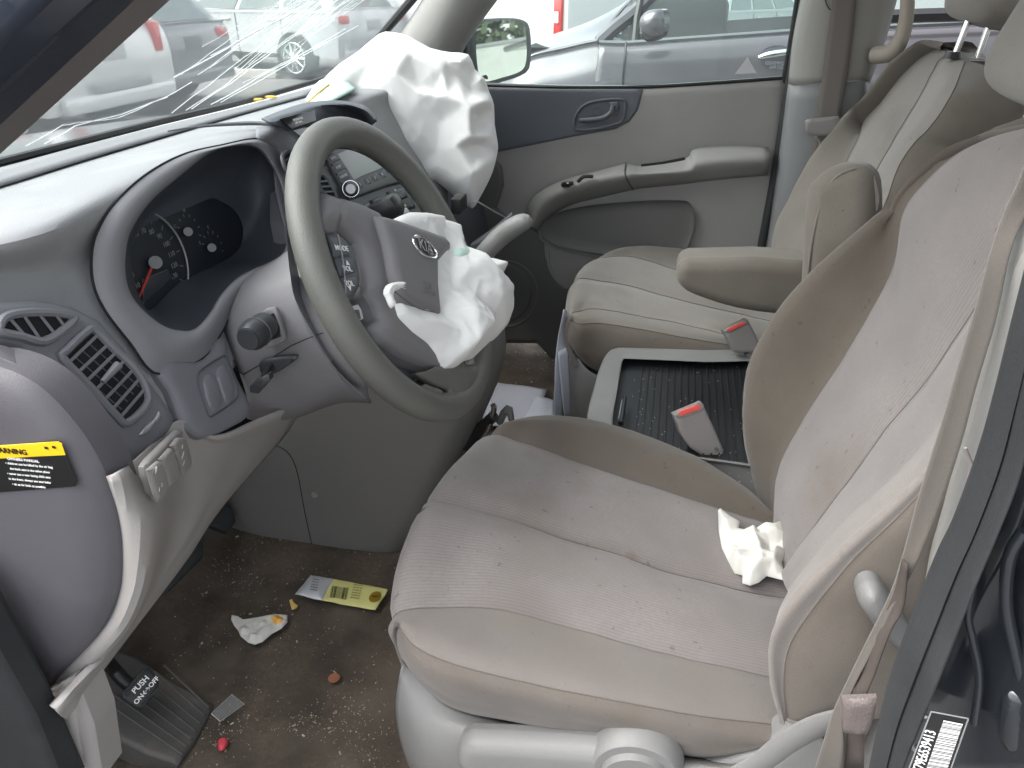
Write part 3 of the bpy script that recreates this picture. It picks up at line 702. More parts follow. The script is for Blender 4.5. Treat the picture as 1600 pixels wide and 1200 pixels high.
# centre vents left of the radio
def svent(ol,fins): return vent(ol,'centre_air_vent',fins,.0014,dash,SP,.004,bez=.003,mf=STACK)
svent([(496,276),(506,275),(520,295),(528,315),(518,312),(502,298)],[((499,284),(512,283)),((503,292),(518,291)),((508,300),(523,299)),((515,308),(527,308))])
svent([(441,245),(455,236),(470,250),(462,275),(448,268)],[((444,252),(458,243)),((447,262),(464,256))])
# display hood on the dash top
HP=Pl(P(480,187,Z=.845),(1,-.15,.45))
mb=MB(); mb.loft([[P(408,185,Z=.832),P(440,172,Z=.842),P(480,160,Z=.85),P(530,157,Z=.85),P(570,165,Z=.845),P(590,185,Z=.83)],
 [P(412,186,Z=.838),P(442,176,Z=.848),P(482,165,Z=.856),P(530,162,Z=.856),P(568,171,Z=.85),P(588,190,Z=.835)],
 [HP.p(418,188,-.005),HP.p(446,180,-.005),HP.p(484,173,-.005),HP.p(530,172,-.005),HP.p(560,180,-.005),HP.p(578,200,-.005)],
 [HP.p(452,205,-.006),HP.p(462,203,-.006),HP.p(485,198,-.006),HP.p(530,198,-.006),HP.p(560,200,-.006),HP.p(576,215,-.006)]],CLUS,sub=(5,4)); o=mb.build('display_hood',dash); solid(o,.003,1)
mb=MB(); mb.plate([(438,186),(460,179),(492,172),(494,188),(480,194),(456,201)],HP,mat('display_glass',(.012,.014,.018),.1),off=.003,h=.001,w=.001,thick=.002,res=.02); dd=mb.build('display',dash)
mb=MB(); mb.text('PASSENGER',HP,WHITE,(466,186),.0042,off=.0045); mb.text('AIR BAG',HP,WHITE,(467,191),.0042,off=.0045); mb.build('display_text',dd)
# fairing between ring and centre stack, seen behind the wheel
mb=MB(); mb.loft([[P(400,198,Z=.83),P(440,196,Z=.832),P(465,215,X=-.21),P(480,240,X=-.20)],[DP.p(402,215,.006),DP.p(425,215,.01),DP.p(450,240,.012),DP.p(462,270,.01)],[DP.p(425,232,.004),DP.p(440,250,.004),DP.p(452,290,.004),DP.p(462,330,.004)],[DP.p(430,300,-.01),DP.p(440,340,-.01),DP.p(450,370,-.01),DP.p(460,420,-.01)]],TRIM2,sub=(5,4)); o=mb.build('stack_fairing',dash); solid(o,.003,1)
mb=MB(); mb.plate([(440,215),(480,215),(520,260),(560,380),(560,440),(460,440),(440,340)],DP,TRIM,off=-.012,h=.004,w=.01,thick=.02,res=.02); mb.build('stack_side',dash)
# passenger side of the dash: dark face and glovebox
GB=Pl((-.10,.9,.62),(1,-.1,.15))
mb=MB(); mb.loft([[P(560,140,Z=.80),P(620,110,Z=.80),P(700,95,Z=.80),P(760,120,Z=.78)],[P(640,200,X=-.30),P(680,190,X=-.29),P(730,190,X=-.28),P(785,220,X=-.26)],[P(660,250,X=-.26),P(700,260,X=-.25),P(740,270,X=-.24),P(785,280,X=-.22)],[P(660,330,X=-.22),P(700,340,X=-.2),P(750,345,X=-.18),P(790,350,X=-.18)],[P(660,400,X=-.24),P(710,420,X=-.22),P(750,430,X=-.20),P(790,430,X=-.2)]],DOORD,sub=(5,4)); o=mb.build('passenger_face',dash); solid(o,.004,1)
mb=MB(); mb.tube([P(746,315,X=-.07),P(775,332,X=-.04),P(800,345,X=-.02)],.0018,SILVER,n=6); mb.build('glovebox_trim',dash)
mb=MB(); mb.box(P(717,318,X=-.08),(.02,.05,.03),BLACK,bev=.004); mb.build('glovebox_latch',dash)
# curved grey bezel at the foot of the stack and gear lever
mb=MB(); 
pts=[P(728,450,Y=.52),P(742,418,Y=.52),P(758,395,Y=.52),P(782,370,Y=.53),P(806,353,Y=.53),P(822,345,Y=.53),P(829,341,Y=.53)]
mb.tube(pts,[.016,.017,.0175,.018,.0175,.014,.007],SKIRT,n=14,sub=5); mb.build('stack_grip',dash)
mb=MB(); mb.plate([(735,385),(770,360),(800,335),(775,380),(745,415)],Pl(P(760,380,Y=.64),(.2,-1,.1)),STACK,h=.004,w=.006,thick=.03,res=.02); mb.build('grip_backing',dash)
gl=thing('gear_lever','black gear lever with chrome collar between wheel hub and radio','gear lever',tuple(P(600,350,Y=.28)))
mb=MB(); mb.box(P(602,329,Y=.27),(.055,.04,.035),BLACK,Matrix.Rotation(-.5,3,'Y'),bev=.012); mb.build('knob',gl)
mb=MB(); mb.tube([P(626,333,Y=.27),P(628,352,Y=.29)],.013,CHROME,n=14); mb.tube([P(628,352,Y=.29),P(640,420,Y=.36)],.008,BLACK,n=10); mb.build('lever_shaft',gl)
# ================================================================ steering column
colm=thing('steering_column','grey steering column shroud with stalk and tilt lever below the instruments','steering column',(-.1,0,.6))
mb=MB()
def yy(p,Y): return [P(*a,Y=y) for a,y in zip(p,Y)]
mb.loft([yy([(350,450),(390,425),(430,405),(460,385),(500,380)],[.06]*5),
 yy([(340,481),(378,442),(424,418),(452,398),(490,392)],[0,0,.0,.0,0]),
 yy([(345,505),(392,468),(446,440),(486,430),(520,430)],[-.05,-.05,-.05,-.05,-.05]),
 yy([(366,560),(410,530),(462,510),(510,520),(545,525)],[-.07]*5),
 yy([(386,622),(432,602),(486,585),(535,590),(570,590)],[-.062]*5),
 yy([(386,652),(420,655),(472,642),(525,622),(575,620)],[-.03]*5),
 yy([(388,654),(420,662),(472,650),(530,630),(580,630)],[.03]*5)],HUB,sub=(5,5)); o=mb.build('shroud',colm); solid(o,.003,1)
mb=MB(); mb.tube([P(366,562,Y=-.0705),P(380,585,Y=-.073),P(455,540,Y=-.0745),P(505,520,Y=-.074)],.0006,DARK,n=5,sub=2)
mb.loft([yy([(446,330),(470,440),(495,500),(530,560)],[-.05]*4),yy([(452,420),(462,470),(500,540),(520,570)],[-.08]*4),yy([(470,500),(498,550),(540,600),(575,625)],[-.06]*4)],TRIM2,sub=(4,4)); mb.build('wheel_side_cover',colm)
sk=MB(); FPn=Pl(P(424,515,Y=-.078),(.05,-1,.15)); sk.plate([(408,490),(425,480),(434,485),(442,510),(446,530),(432,540),(415,543),(410,530)],FPn,HUB,h=.003,w=.003,thick=.004,res=.008,sm=2); sk.plate([(415,494),(428,489),(437,510),(439,526),(420,533)],FPn,BLACK,off=.003,h=.0006,w=.001,thick=.001,res=.01); sk.build('stalk_bezel',colm)
sk=MB(); a=P(424,512,Y=-.08); b=P(400,520,Y=-.118); c2=P(388,530,Y=-.135)
sk.tube([a,b],[.009,.0105],BLACK,n=14); sk.tube([P(414,508,Y=-.095),b,b.lerp(c2,.6),c2],[.0145,.016,.0155,.0125],BTN,n=18); sk.tube([b.lerp(c2,.5),c2+(c2-b)*.10],[.0125,.0115],BTN,n=18); sk.tube([b+(b-c2)*.1,b+(b-c2)*.02],.0168,STACK,n=18); sk.build('wiper_stalk',colm)
sk=MB(); sk.plate([(405,568),(418,560),(445,556),(462,556),(462,562),(440,578),(420,587),(410,587)],Pl(P(430,570,Y=-.0785),(.05,-1,.1)),BTN,h=.003,w=.004,thick=.004,res=.008,sm=2); sk.tube([P(423,570,Y=-.082),P(412,590,Y=-.105)],.0035,BLACK,n=8)
sk.plate([(403,590),(420,585),(422,594),(404,615),(391,613),(390,604)],Pl(P(405,600,Y=-.108),(.1,-1,.1)),BTN,h=.003,w=.004,thick=.010,res=.008); sk.build('ignition_lever',colm)
# ================================================================ steering wheel
N_=V((.891,-.024,.453)).normalized()
WC=P(630.7,422.1,t=.9557)
WP=Pl(WC,N_)
RW=.181
sw=thing('steering_wheel','worn grey steering wheel with its burst airbag cover and oval emblem','steering wheel',tuple(WC))
mb=MB(); pts=[WP.w(RW*math.cos(2*math.pi*k/72),RW*math.sin(2*math.pi*k/72)) for k in range(72)]
mb.tube(pts,.0182,LEATHER,n=18,closed=True); mb.build('rim',sw)
_e=[(800+FP*(p-CAM).dot(Rt)/(p-CAM).dot(Fw),600-FP*(p-CAM).dot(Up)/(p-CAM).dot(Fw)) for p in pts]
print('WHEEL px', [ (round(min(e[i] for e in _e)),round(max(e[i] for e in _e))) for i in (0,1)], 'top',min(_e,key=lambda e:e[1]),'bot',max(_e,key=lambda e:e[1]),'R',max(_e))
mb=MB(); mb.tube([WP.w((RW-.0150)*math.cos(2*math.pi*k/72),(RW-.0150)*math.sin(2*math.pi*k/72),-.0122) for k in range(72)],.0011,mat('stitch_dark',(.05,.05,.045),.6),n=5,closed=True); mb.build('rim_stitching',sw)
# hub cover pieces
hubL=[(518,312),(552,322),(584,336),(598,400),(609,450),(612,478),(634,505),(662,545),(688,578),(702,572),(712,562),(704,575),(688,582),(660,572),(622,560),(585,532),(570,515),(580,500),(592,512),(585,480),(568,462),(566,440),(562,400),(552,385),(530,362),(512,350),(509,340)]
hubL=[(518,310),(552,320),(586,336),(598,385),(606,430),(612,478),(634,505),(660,540),(688,576),(712,566),(706,578),(688,584),(660,574),(622,560),(586,535),(574,512),(583,500),(577,478),(567,462),(566,440),(560,405),(550,382),(528,362),(512,352),(508,340)]
mb=MB(); mb.plate(hubL,WP,HUB,off=.0,h=.016,w=.016,thick=.03,res=.010); mb.build('airbag_cover',sw)
flap=[(584,338),(612,345),(650,358),(690,372),(700,392),(678,412),(678,450),(683,503),(650,488),(618,474),(606,430),(598,385)]
mb=MB(); mb.plate(flap,WP,HUB,off=.018,h=.012,w=.012,thick=.006,res=.010); mb.build('cover_flap',sw)
mb=MB(); mb.tube([WP.p(616,455,.029),WP.p(635,470,.0305),WP.p(655,482,.0305),WP.p(680,488,.029)],.0007,CLUS,n=5,sub=4); mb.build('flap_crease',sw)
mb=MB(); mb.text('SRS',WP,HUB,(668,446),.012,off=.0303,ext=.0004,rot=-.6); mb.text('AIRBAG',WP,HUB,(670,456),.009,off=.0303,ext=.0004,rot=-.6); mb.build('embossed_text',sw)
# emblem
EB=WP.off(.0300)
q=EB.uv(EB.p(663,387))
def _pj(p): k=(p-CAM).dot(Fw); return (800+FP*(p-CAM).dot(Rt)/k,600-FP*(p-CAM).dot(Up)/k)
def _th(target):
    b=None
    for i in range(-170,171):
        t=rad(i*.5); a=_pj(EB.w(*q)); c=_pj(EB.w(q[0]+.01*math.cos(t),q[1]+.01*math.sin(t)))
        an=math.degrees(math.atan2(c[1]-a[1],c[0]-a[0])); 
        if b is None or abs(an-target)<b[0]: b=(abs(an-target),t)
    return b[1]
th=_th(29); tb=_th(8); print('wheel turned',math.degrees(th),math.degrees(tb))
el=lambda a,b: [(q[0]+a*math.cos(t)*math.cos(th)-b*math.sin(t)*math.sin(th),q[1]+a*math.cos(t)*math.sin(th)+b*math.sin(t)*math.cos(th)) for t in [2*math.pi*k/40 for k in range(40)]]
mb=MB(); mb.plate(None,EB,BLACK,uvpts=el(.0262,.0128),h=.0012,w=.003,thick=.001,res=.006); mb.tube([EB.w(a,b,.001) for a,b in el(.0262,.0128)],.0018,CHROME,n=8,closed=True)
mb.text('KIA',EB,CHROME,None,.0215,world=EB.w(*q),off=.0018,ext=.0009,rot=th,bold=.0005,sx=1.0); mb.build('emblem',sw)
# spokes
mb=MB()
mb.loft([[WP.p(*p,off=o_) for p,o_ in (((490,300),.0),((515,305),.012),((545,318),.010))],[WP.p(*p,off=o_) for p,o_ in (((488,330),.002),((508,335),.014),((532,345),.014))],[WP.p(*p,off=o_) for p,o_ in (((490,350),-.006),((505,362),.004),((525,372),.004))]],HUB,sub=(4,4)); o=mb.build('upper_spoke',sw); solid(o,.01,1)
mb=MB(); mb.loft([[WP.p(640,585,-.006),WP.p(670,602,-.002),WP.p(692,612,0),WP.p(700,640,0)],[WP.p(665,580,.0),WP.p(690,588,.004),WP.p(712,600,.006),WP.p(722,620,.004)],[WP.p(690,582,.0),WP.p(708,582,.004),WP.p(722,588,.006),WP.p(744,590,.004)],[WP.p(712,572,-.006),WP.p(716,575,-.002),WP.p(728,580,0),WP.p(752,572,0)]],LEATHER,sub=(5,4)); o=mb.build('lower_spoke',sw); solid(o,.01,1)
mb=MB(); mb.plate([(505,345),(535,365),(558,400),(566,455),(588,500),(600,535),(650,575),(690,590),(660,602),(600,570),(556,528),(535,480),(515,420)],WP,BLACK,off=-.028,h=.004,w=.01,thick=.02,res=.015); mb.build('hub_backing',sw)
mb=MB(); mb.plate([(556,500),(575,520),(600,552),(660,590),(640,600),(590,572),(560,540)],WP,STACK,off=-.022,h=.006,w=.008,thick=.02,res=.012); mb.build('hub_lower_shell',sw)
# button pad
bpd=MB(); bpd.plate([(510,365),(528,370),(546,392),(556,420),(558,450),(545,470),(538,474),(530,440),(518,400)],WP,STACK,off=.004,h=.006,w=.006,thick=.012,res=.010,sm=2); bp=bpd.build('button_pad',sw)
mb=MB()
for ol,t,c in (([(512,369),(528,374),(546,392),(549,402),(522,402)],'MODE',(534,388)),([(523,405),(550,405),(556,427),(531,432)],'VOL',(543,420)),([(532,435),(556,431),(557,450),(540,471),(537,462)],'VOL',(546,443))):
    mb.plate(ol,WP,STACK,off=.009,h=.003,w=.003,thick=.002,res=.008); mb.text(t,WP,WHITE,c,.0085,off=.0128,bold=.0001,rot=tb)
mb.text('▲',WP,WHITE,(543,411),.007,off=.0128,rot=tb); mb.text('▼',WP,WHITE,(547,451),.007,off=.0128,rot=tb)
mb.build('wheel_button',bp)
mb=MB(); mb.tube([WP.p(528,366,.0125),WP.p(534,395,.0128),WP.p(538,425,.0128),WP.p(540,452,.0128),WP.p(538,474,.012)],.0009,SILVER,n=6,sub=4); mb.build('pad_trim',bp)
mb=MB(); mb.plate([(559,432),(563,431),(565,443),(561,446)],WP,YEL,off=-.004,h=.001,w=.001,thick=.002,res=.01); mb.plate([(551,478),(566,474),(568,498),(556,503)],WP,WHITE,off=-.012,h=.0004,w=.001,thick=.001,res=.01)
for k in range(6): mb.tube([WP.p(554+k*1.3,484+0,-.0110),WP.p(557+k*1.3,498,-.0110)],.0003,BLACK,n=4)
mb.build('hub_sticker',sw)
# ================================================================ crumpled cloth
def cloth(name,outline,pl,m,folds,h=.03,w=.03,res=.006,amp=.006,sc=22,thick=.002,sm=2,label=None,cat=None,parent=None,patches=None,seed=0,ctrl=None,off=0,dome=0,sub=True,sim=None,facet=None):
    fo=[]
    for (a,b,am,wd) in folds:
        A=pl.uv(pl.p(*a,off)); B=pl.uv(pl.p(*b,off)); fo.append((A,B,am,wd))
    cp=[(pl.uv(pl.p(a,b,off)),z) for a,b,z in (ctrl or [])]
    TR=None
    if facet:
        rg=random.Random(int(seed*10)+1)
        op=[pl.uv(pl.p(a,b,off)) for a,b in outline]; pts=[(p,0.0) for p in op]+[(c,z) for c,z in cp]
        if facet.get('n'):
            x0=min(p[0] for p in op);x1=max(p[0] for p in op);y0=min(p[1] for p in op);y1=max(p[1] for p in op); k=0
            while k<facet['n']:
                x=rg.uniform(x0,x1);y=rg.uniform(y0,y1)
                if inpoly(x,y,op) and edist(x,y,op)>facet['gap'] and all(math.hypot(x-p[0][0],y-p[0][1])>facet['gap'] for p in pts): pts.append(((x,y),rg.uniform(*facet['z'])))
                k+=1
        r=delaunay_2d_cdt([V(p[0]) for p in pts],[(i,(i+1)%len(op)) for i in range(len(op))],[],1,1e-7)
        hz=[pts[o[0]][1] for o in r[3]]
        TR=[]
        for t in r[2]:
            a,b,c=[(r[0][i].x,r[0][i].y,hz[i]) for i in t]; den=(b[1]-c[1])*(a[0]-c[0])+(c[0]-b[0])*(a[1]-c[1])
            if abs(den)>1e-12: TR.append((a,b,c,den,min(a[0],b[0],c[0]),max(a[0],b[0],c[0]),min(a[1],b[1],c[1]),max(a[1],b[1],c[1])))
        def fz1(x,y):
            for a,b,c,den,xa,xb,ya,yb in TR:
                if x<xa-1e-6 or x>xb+1e-6 or y<ya-1e-6 or y>yb+1e-6: continue
                u=((b[1]-c[1])*(x-c[0])+(c[0]-b[0])*(y-c[1]))/den; v=((c[1]-a[1])*(x-c[0])+(a[0]-c[0])*(y-c[1]))/den; w_=1-u-v
                if u>-.001 and v>-.001 and w_>-.001: return u*a[2]+v*b[2]+w_*c[2]
            return 0
        sr=facet.get('sr',.004)
    def hf(x,y,d):
        z=0
        if TR is not None:
            q=V((x*sc+seed,y*sc,seed)); k=min(1,d/(w*.6))
            z=(fz1(x,y)*2+fz1(x+sr,y)+fz1(x-sr,y)+fz1(x,y+sr)+fz1(x,y-sr))/6
            z+=k*(amp*(.5-abs(noise.noise(q)))+amp*.5*(.5-abs(noise.noise(V((q.x*2.6+q.y*1.1,q.y*.9,3))))))
            return z
        if cp:
            sw_=0;sz=0
            for (c,zz) in cp:
                k=1/(((x-c[0])**2+(y-c[1])**2)+.0006)**1.3; sw_+=k; sz+=k*zz
            z+=sz/sw_
        k=min(1,d/(w*.6))
        for A,B,am,wd in fo:
            e=segd(x,y,A,B); z+=am*math.exp(-e/wd)*(.35+.65*k)
        p=V((x*sc+seed,y*sc,seed*1.7)); q=V((x*sc*2.3,y*sc*2.3,seed))
        z+=amp*(1-2*abs(noise.noise(p)))*k + amp*.45*(1-2*abs(noise.noise(q)))*k+amp*.15*noise.noise(q*3)
        return z
    mb=MB(); mb.plate(outline,pl,m,h=h,w=w,thick=thick,res=res,sm=sm,hf=hf,off=off,sim=sim)
    if patches:
        for poly,mm in patches:
            idx=mb.mi(mm)
            for i,f in enumerate(mb.f):
                c=sum((V(mb.v[k]) for k in f),V())/len(f); wv=c-CAM; k=wv.dot(Fw)
                if inpoly(800+FP*wv.dot(Rt)/k,600-FP*wv.dot(Up)/k,poly): mb.m[i]=idx
    return mb.build(name,parent,label=label,cat=cat,ang=75)
# passenger airbag
AB=Pl(P(650,170,Y=.80),(.32,-1,.22))
out=[(487,160),(500,130),(530,100),(560,80),(592,53),(612,50),(640,57),(672,75),(705,82),(732,85),(742,108),(756,122),(765,145),(772,165),(773,195),(778,225),(777,240),(770,268),(760,290),(748,312),(738,326),(722,315),(700,298),(680,283),(668,284),(650,262),(625,235),(604,212),(590,190),(575,168),(550,162),(520,160)]
o=cloth('passenger_airbag',out,AB,BAG,
 [((585,190),(590,110),.012,.012),((600,135),(655,145),-.012,.010),((655,145),(680,138),.014,.010),((650,142),(715,165),.022,.012),((715,165),(728,190),.022,.012),((728,190),(734,240),.018,.014),((734,240),(737,322),.022,.018),
  ((728,165),(745,100),-.014,.014),((700,100),(712,120),.014,.014),((680,150),(690,195),-.012,.012),((680,195),(672,280),.016,.012),((672,275),(735,322),.010,.010),((600,205),(675,240),.010,.014),
  ((735,205),(765,225),.014,.012),((765,225),(745,290),-.010,.010),((700,125),(755,130),.014,.012),((755,130),(770,210),.012,.012),((735,150),(745,205),-.022,.014),((540,110),(600,150),.010,.02),((585,185),(520,155),-.01,.01),
  ((640,150),(648,190),.010,.010),((690,185),(720,175),-.012,.010),((560,90),(640,110),.012,.03)],
 h=.030,w=.035,res=.0042,amp=.0035,sc=22,thick=.05,sm=2,seed=3.3,facet=dict(sr=.006),
 ctrl=[(600,75,.012),(640,85,.03),(690,97,.03),(718,100,.03),(736,104,.008),(585,95,.016),(582,150,.022),(540,120,.012),(555,142,.004),(620,120,.044),(653,137,.020),(680,142,.016),(690,118,.044),(656,147,.046),(694,155,.056),(724,165,.060),(732,177,.064),(687,192,.030),(682,236,.022),(674,270,.010),(734,216,.062),(735,270,.046),(737,312,.014),(640,195,.034),(630,225,.020),(712,230,.044),(707,285,.022),(712,120,.012),(737,140,-.008),(743,190,-.004),(747,230,.0),(750,122,.024),(762,160,.022),(766,200,.010),(760,216,.030),(764,250,.022),(752,290,.008)],
 label='white deflated airbag hanging in big folds from the passenger side of the dashboard',cat='airbag',
 patches=[([(740,190),(770,200),(768,225),(748,215),(738,205)],BAG)])
mb=MB(); mb.loft([[P(478,158,Z=.812),P(500,128,Z=.82),P(535,118,Z=.82)],[P(486,162,Z=.822),P(508,140,Z=.83),P(540,126,Z=.83)],[P(500,168,Z=.822),P(522,158,Z=.83),P(556,140,Z=.83)]],BAGG,sub=(4,4)); 
o2=mb.build('airbag_lining',o); solid(o2,.003)
mb=MB(); mb.tube([P(480,161,Z=.826),P(497,145,Z=.833),P(514,132,Z=.835)],.0016,mat('yellow_stitch',(.70,.45,.05),.7),n=6); mb.build('airbag_stitching',o)
# driver airbag
DBL=WP.off(.012)
out=[(608,470),(616,498),(640,522),(665,540),(680,560),(694,576),(706,576),(714,572),(724,564),(738,560),(752,546),(772,530),(788,512),(786,500),(774,476),(767,452),(774,438),(771,424),(758,412),(742,400),(722,390),(714,370),(700,352),(680,340),(662,333),(640,332),(624,338),(612,348),(606,400)]
o=cloth('driver_airbag',out,DBL,BAG,[],h=.006,w=.012,res=.0027,amp=.003,sc=45,thick=.008,sm=1,seed=8.1,facet=dict(sr=.003),
 ctrl=[(622,400,0),(640,440,0),(650,470,0),(660,400,0),(670,484,.002),(640,352,.004),(655,343,.008),(676,348,.016),(698,362,.018),(684,362,.004),(700,378,.014),(690,420,.008),(692,460,.010),(690,496,.020),(708,392,.014),(702,430,.026),(726,406,.020),(728,440,.048),(712,470,.022),(702,500,.036),(744,430,.024),(760,424,.034),(755,465,.046),(745,500,.024),(725,522,.042),(770,490,.030),(768,512,.018),(690,530,.022),(660,514,.016),(706,548,.036),(732,548,.012),(696,566,.014),(640,508,.010),(738,480,.044),(716,415,.040)],
 label='white deflated airbag spilling out of the torn steering wheel hub',cat='airbag')
mb=MB(); mb.plate([(712,388),(728,386),(745,394),(762,408),(766,420),(748,426),(728,416),(712,402)],WP,BAGG,off=.030,h=.010,w=.012,thick=.01,res=.004,sm=2); mb.build('airbag_lining',o)
o=cloth('torn_cloth',[(601,458),(603,447),(612,442),(624,441),(630,446),(622,453),(614,455),(612,464),(616,472),(613,481),(608,474),(604,464)],WP.off(.031),BAG,[((604,450),(626,446),.004,.003)],h=.003,w=.003,res=.003,amp=.0015,sc=90,thick=.002,sm=2,parent=o)
mb=MB()
for k in range(9): mb.tube([WP.p(622,447,.034),WP.p(630+k%3*2,441+k*1.3,.034)],.0003,BAG,n=4)
mb.build('frayed_thread',COL.objects['driver_airbag'])
def pillow(mb,c,sz,m,rot,e=.45):
    c=V(c); f=lambda a: math.copysign(abs(a)**e,a); g=[]
    for i in range(21):
        t=-math.pi/2+math.pi*i/20; r=[]
        for j in range(32):
            u=2*math.pi*j/32; p=V((f(math.cos(t))*f(math.cos(u))*sz[0]/2,f(math.cos(t))*f(math.sin(u))*sz[1]/2,f(math.sin(t))*sz[2]/2)); r.append(c+rot@p)
        g.append(r)
    mb.grid(g,m,closed_u=True)
# ================================================================ seats
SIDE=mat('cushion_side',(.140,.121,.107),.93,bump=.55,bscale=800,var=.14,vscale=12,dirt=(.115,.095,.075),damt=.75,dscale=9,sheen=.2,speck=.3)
T=(-math.cos(rad(24)),0,math.sin(rad(24)))
class Cush(Pl): pass
def seat_cushion_plane(z0,x0): return Pl((x0,0,z0),(.17,0,1))
Cd=seat_cushion_plane(.40,.06); Bd=Pl((.50,0,.36),(-.915,0,.402))
def row(spec):
    out=[]
    for s in spec:
        out.append(s)
    return out
def offs(pl,pts,off): 
    if not isinstance(off,(list,tuple)): off=[off]*len(pts)
    return [pl.p(*p,off=o) for p,o in zip(pts,off)]
def frontwrap(r,d1=0,d2=0):
    p=r[0]; zl=.30 if p.y<.5 else .29; k=d1 if isinstance(d1,float) else 0
    return [V((p.x+.02+k,p.y+(.012 if p.y<.0 else 0)+k,zl)),V((p.x-.002+k*.5,p.y+k*.4,p.z-.5*(p.z-zl)))]+r
def seamtube(mb,pts,m=THREAD,r=.0009): mb.tube(pts,r,m,n=5,sub=6)
ds=thing('car_seat','stained beige cloth driver seat with ribbed centre panel and grey plastic base','seat',(.28,.02,0))
A0=offs(Cd,[(792,664),(850,654),(925,662),(1005,685),(1085,720),(1160,765),(1225,820)],[.004,.012,.015,.012,.010,.006,0])
A1=offs(Cd,[(768,681),(812,690),(872,711),(942,736),(1012,758),(1112,791),(1230,828)],[0,0,0,-.002,-.004,-.004,-.004])
A2=offs(Cd,[(671,788),(754,802),(845,830),(970,869),(1071,901),(1172,926),(1250,938)],[0,-.002,-.005,-.010,-.014,-.014,-.014])
A2b=offs(Cd,[(668,792),(752,808),(843,836),(968,875),(1070,907),(1171,932),(1250,944)],[.003,.003,.002,.000,-.004,-.006,-.008])
A3=offs(Cd,[(618,960),(688,950),(778,953),(895,982),(1000,1011),(1110,1038),(1230,1064)],[-.008,-.005,-.006,-.010,-.010,-.010,-.010])
A4=offs(Cd,[(621,972),(648,1010),(715,1040),(845,1072),(975,1098),(1100,1120),(1225,1134)],[-.013,-.004,0,.002,.002,0,-.003])
A5=[p+V((0,.0,-.035)) for p in A4]
A6=[P(*p,Y=y) for p,y in zip([(642,1040),(672,1075),(725,1112),(850,1134),(975,1152),(1100,1185),(1225,1150)],[-.20,-.205,-.208,-.21,-.21,-.21,-.21])]
Aneg=[p+V((.0,.045,-.03)) for p in A0]; Aneg2=[p+V((.0,.05,-.10)) for p in A0]
A5=[a.lerp(b,.5)+V((0,-.014,0)) for a,b in zip(A4,A6)]
def fw(r,k1=0.0,k2=0): return frontwrap(r,k1)
mb=MB(); rows=[fw(Aneg2),fw(Aneg),fw(A0),fw(A1),fw(A2),fw(A2b),[P(650,1050,Y=A3[0].y+.03),P(624,1000,Y=A3[0].y+.014)]+A3,[P(650,1052,Y=A4[0].y+.026),P(629,1006,Y=A4[0].y+.008)]+A4,fw(A5,.015),fw(A6,.01)]
mb.loft(rows,INS,sub=(7,8),bulge=[0,0,.004,.012,0,.012,.004,.0015,.002],bandmats=[BRN,BRN,BRN,INS,INS,INS,SMO,SIDE,SIDE],wr=.0022,ws=16,flip=True)
g=mb.last
for idx in (3,4,6,7): 
    line=g[idx*8][7:]; mb.tube([p+V((0,0,.0004)) for p in line],.0006,THREAD,n=5)
cu=mb.build('seat_cushion',ds,ang=80)
# bottom closure of the cushion
mb=MB(); mb.box((.31,.03,.27),(.42,.40,.07),BRN2,bev=.02); mb.build('cushion_underside',ds)
# backrest
byY=lambda p,y:[P(*a,Y=b) for a,b in zip(p,y)]
yl=lambda a,b,n:[a+(b-a)*i/(n-1) for i in range(n)]
B0=[P(*p,Y=y) for p,y in zip([(1212,815),(1176,720),(1162,640),(1180,552),(1240,458),(1330,370),(1410,302),(1480,247),(1545,212),(1620,190)],[.262,.268,.27,.27,.265,.26,.25,.22,.17,.10])]
B1=byY([(1214,822),(1214,742),(1248,668),(1310,572),(1364,482),(1398,410),(1413,325),(1480,252),(1546,214),(1622,192)],[.19,.20,.20,.21,.22,.232,.240,.215,.165,.095])
B2=byY([(1232,892),(1258,845),(1290,798),(1345,725),(1391,663),(1458,580),(1534,462),(1592,368),(1650,290),(1690,240)],[.02]*10)
B2b=byY([(1234,897),(1262,849),(1294,802),(1350,729),(1397,667),(1464,584),(1540,466),(1598,372),(1655,294),(1695,244)],[.008]*10)
B3=byY([(1230,925),(1262,885),(1305,842),(1362,782),(1424,718),(1482,650),(1560,560),(1640,450),(1710,350),(1760,280)],[-.07,-.09,-.105,-.115,-.12,-.12,-.12,-.12,-.12,-.12])
B4=[P(*p,Y=y) for p,y in zip([(1224,1112),(1210,1040),(1213,970),(1262,900),(1340,828),(1430,745),(1510,662),(1590,560),(1680,420),(1740,330)],yl(-.238,-.225,10))]
B5=[P(*p,Y=y) for p,y in zip([(1230,1122),(1225,1068),(1233,1014),(1266,958),(1331,877),(1411,800),(1480,725),(1570,610),(1680,460),(1760,360)],yl(-.250,-.245,10))]
B6=[P(*p,Y=y) for p,y in zip([(1290,1120),(1310,1085),(1345,1032),(1380,980),(1430,905),(1490,815),(1550,720),(1620,600),(1720,450),(1800,350)],yl(-.255,-.25,10))]
B7=[p+V((.07,.01,-.0)) for p in B6]
Bn=[p+V((.05,.02,-.02)) for p in B0]; Bn2=[p+V((.12,-.01,-.03)) for p in B0]
mb=MB(); mb.loft([Bn2,Bn,B0,B1,B2,B2b,B3,B4,B5,B6,B7],INS,sub=(7,8),bulge=[0,.003,.012,.012,0,.010,.006,.002,.002,0],bandmats=[BRN,BRN,BRN,INS,INS,INS,SMO,SMO,BRN2,BRN2],wr=.0020,ws=14,flip=True)
g=mb.last
for idx in (3,4,8): mb.tube([p+V((-.0004,0,.0)) for p in g[idx*8]],.0006,THREAD,n=5)
mb.build('backrest',ds,ang=80)
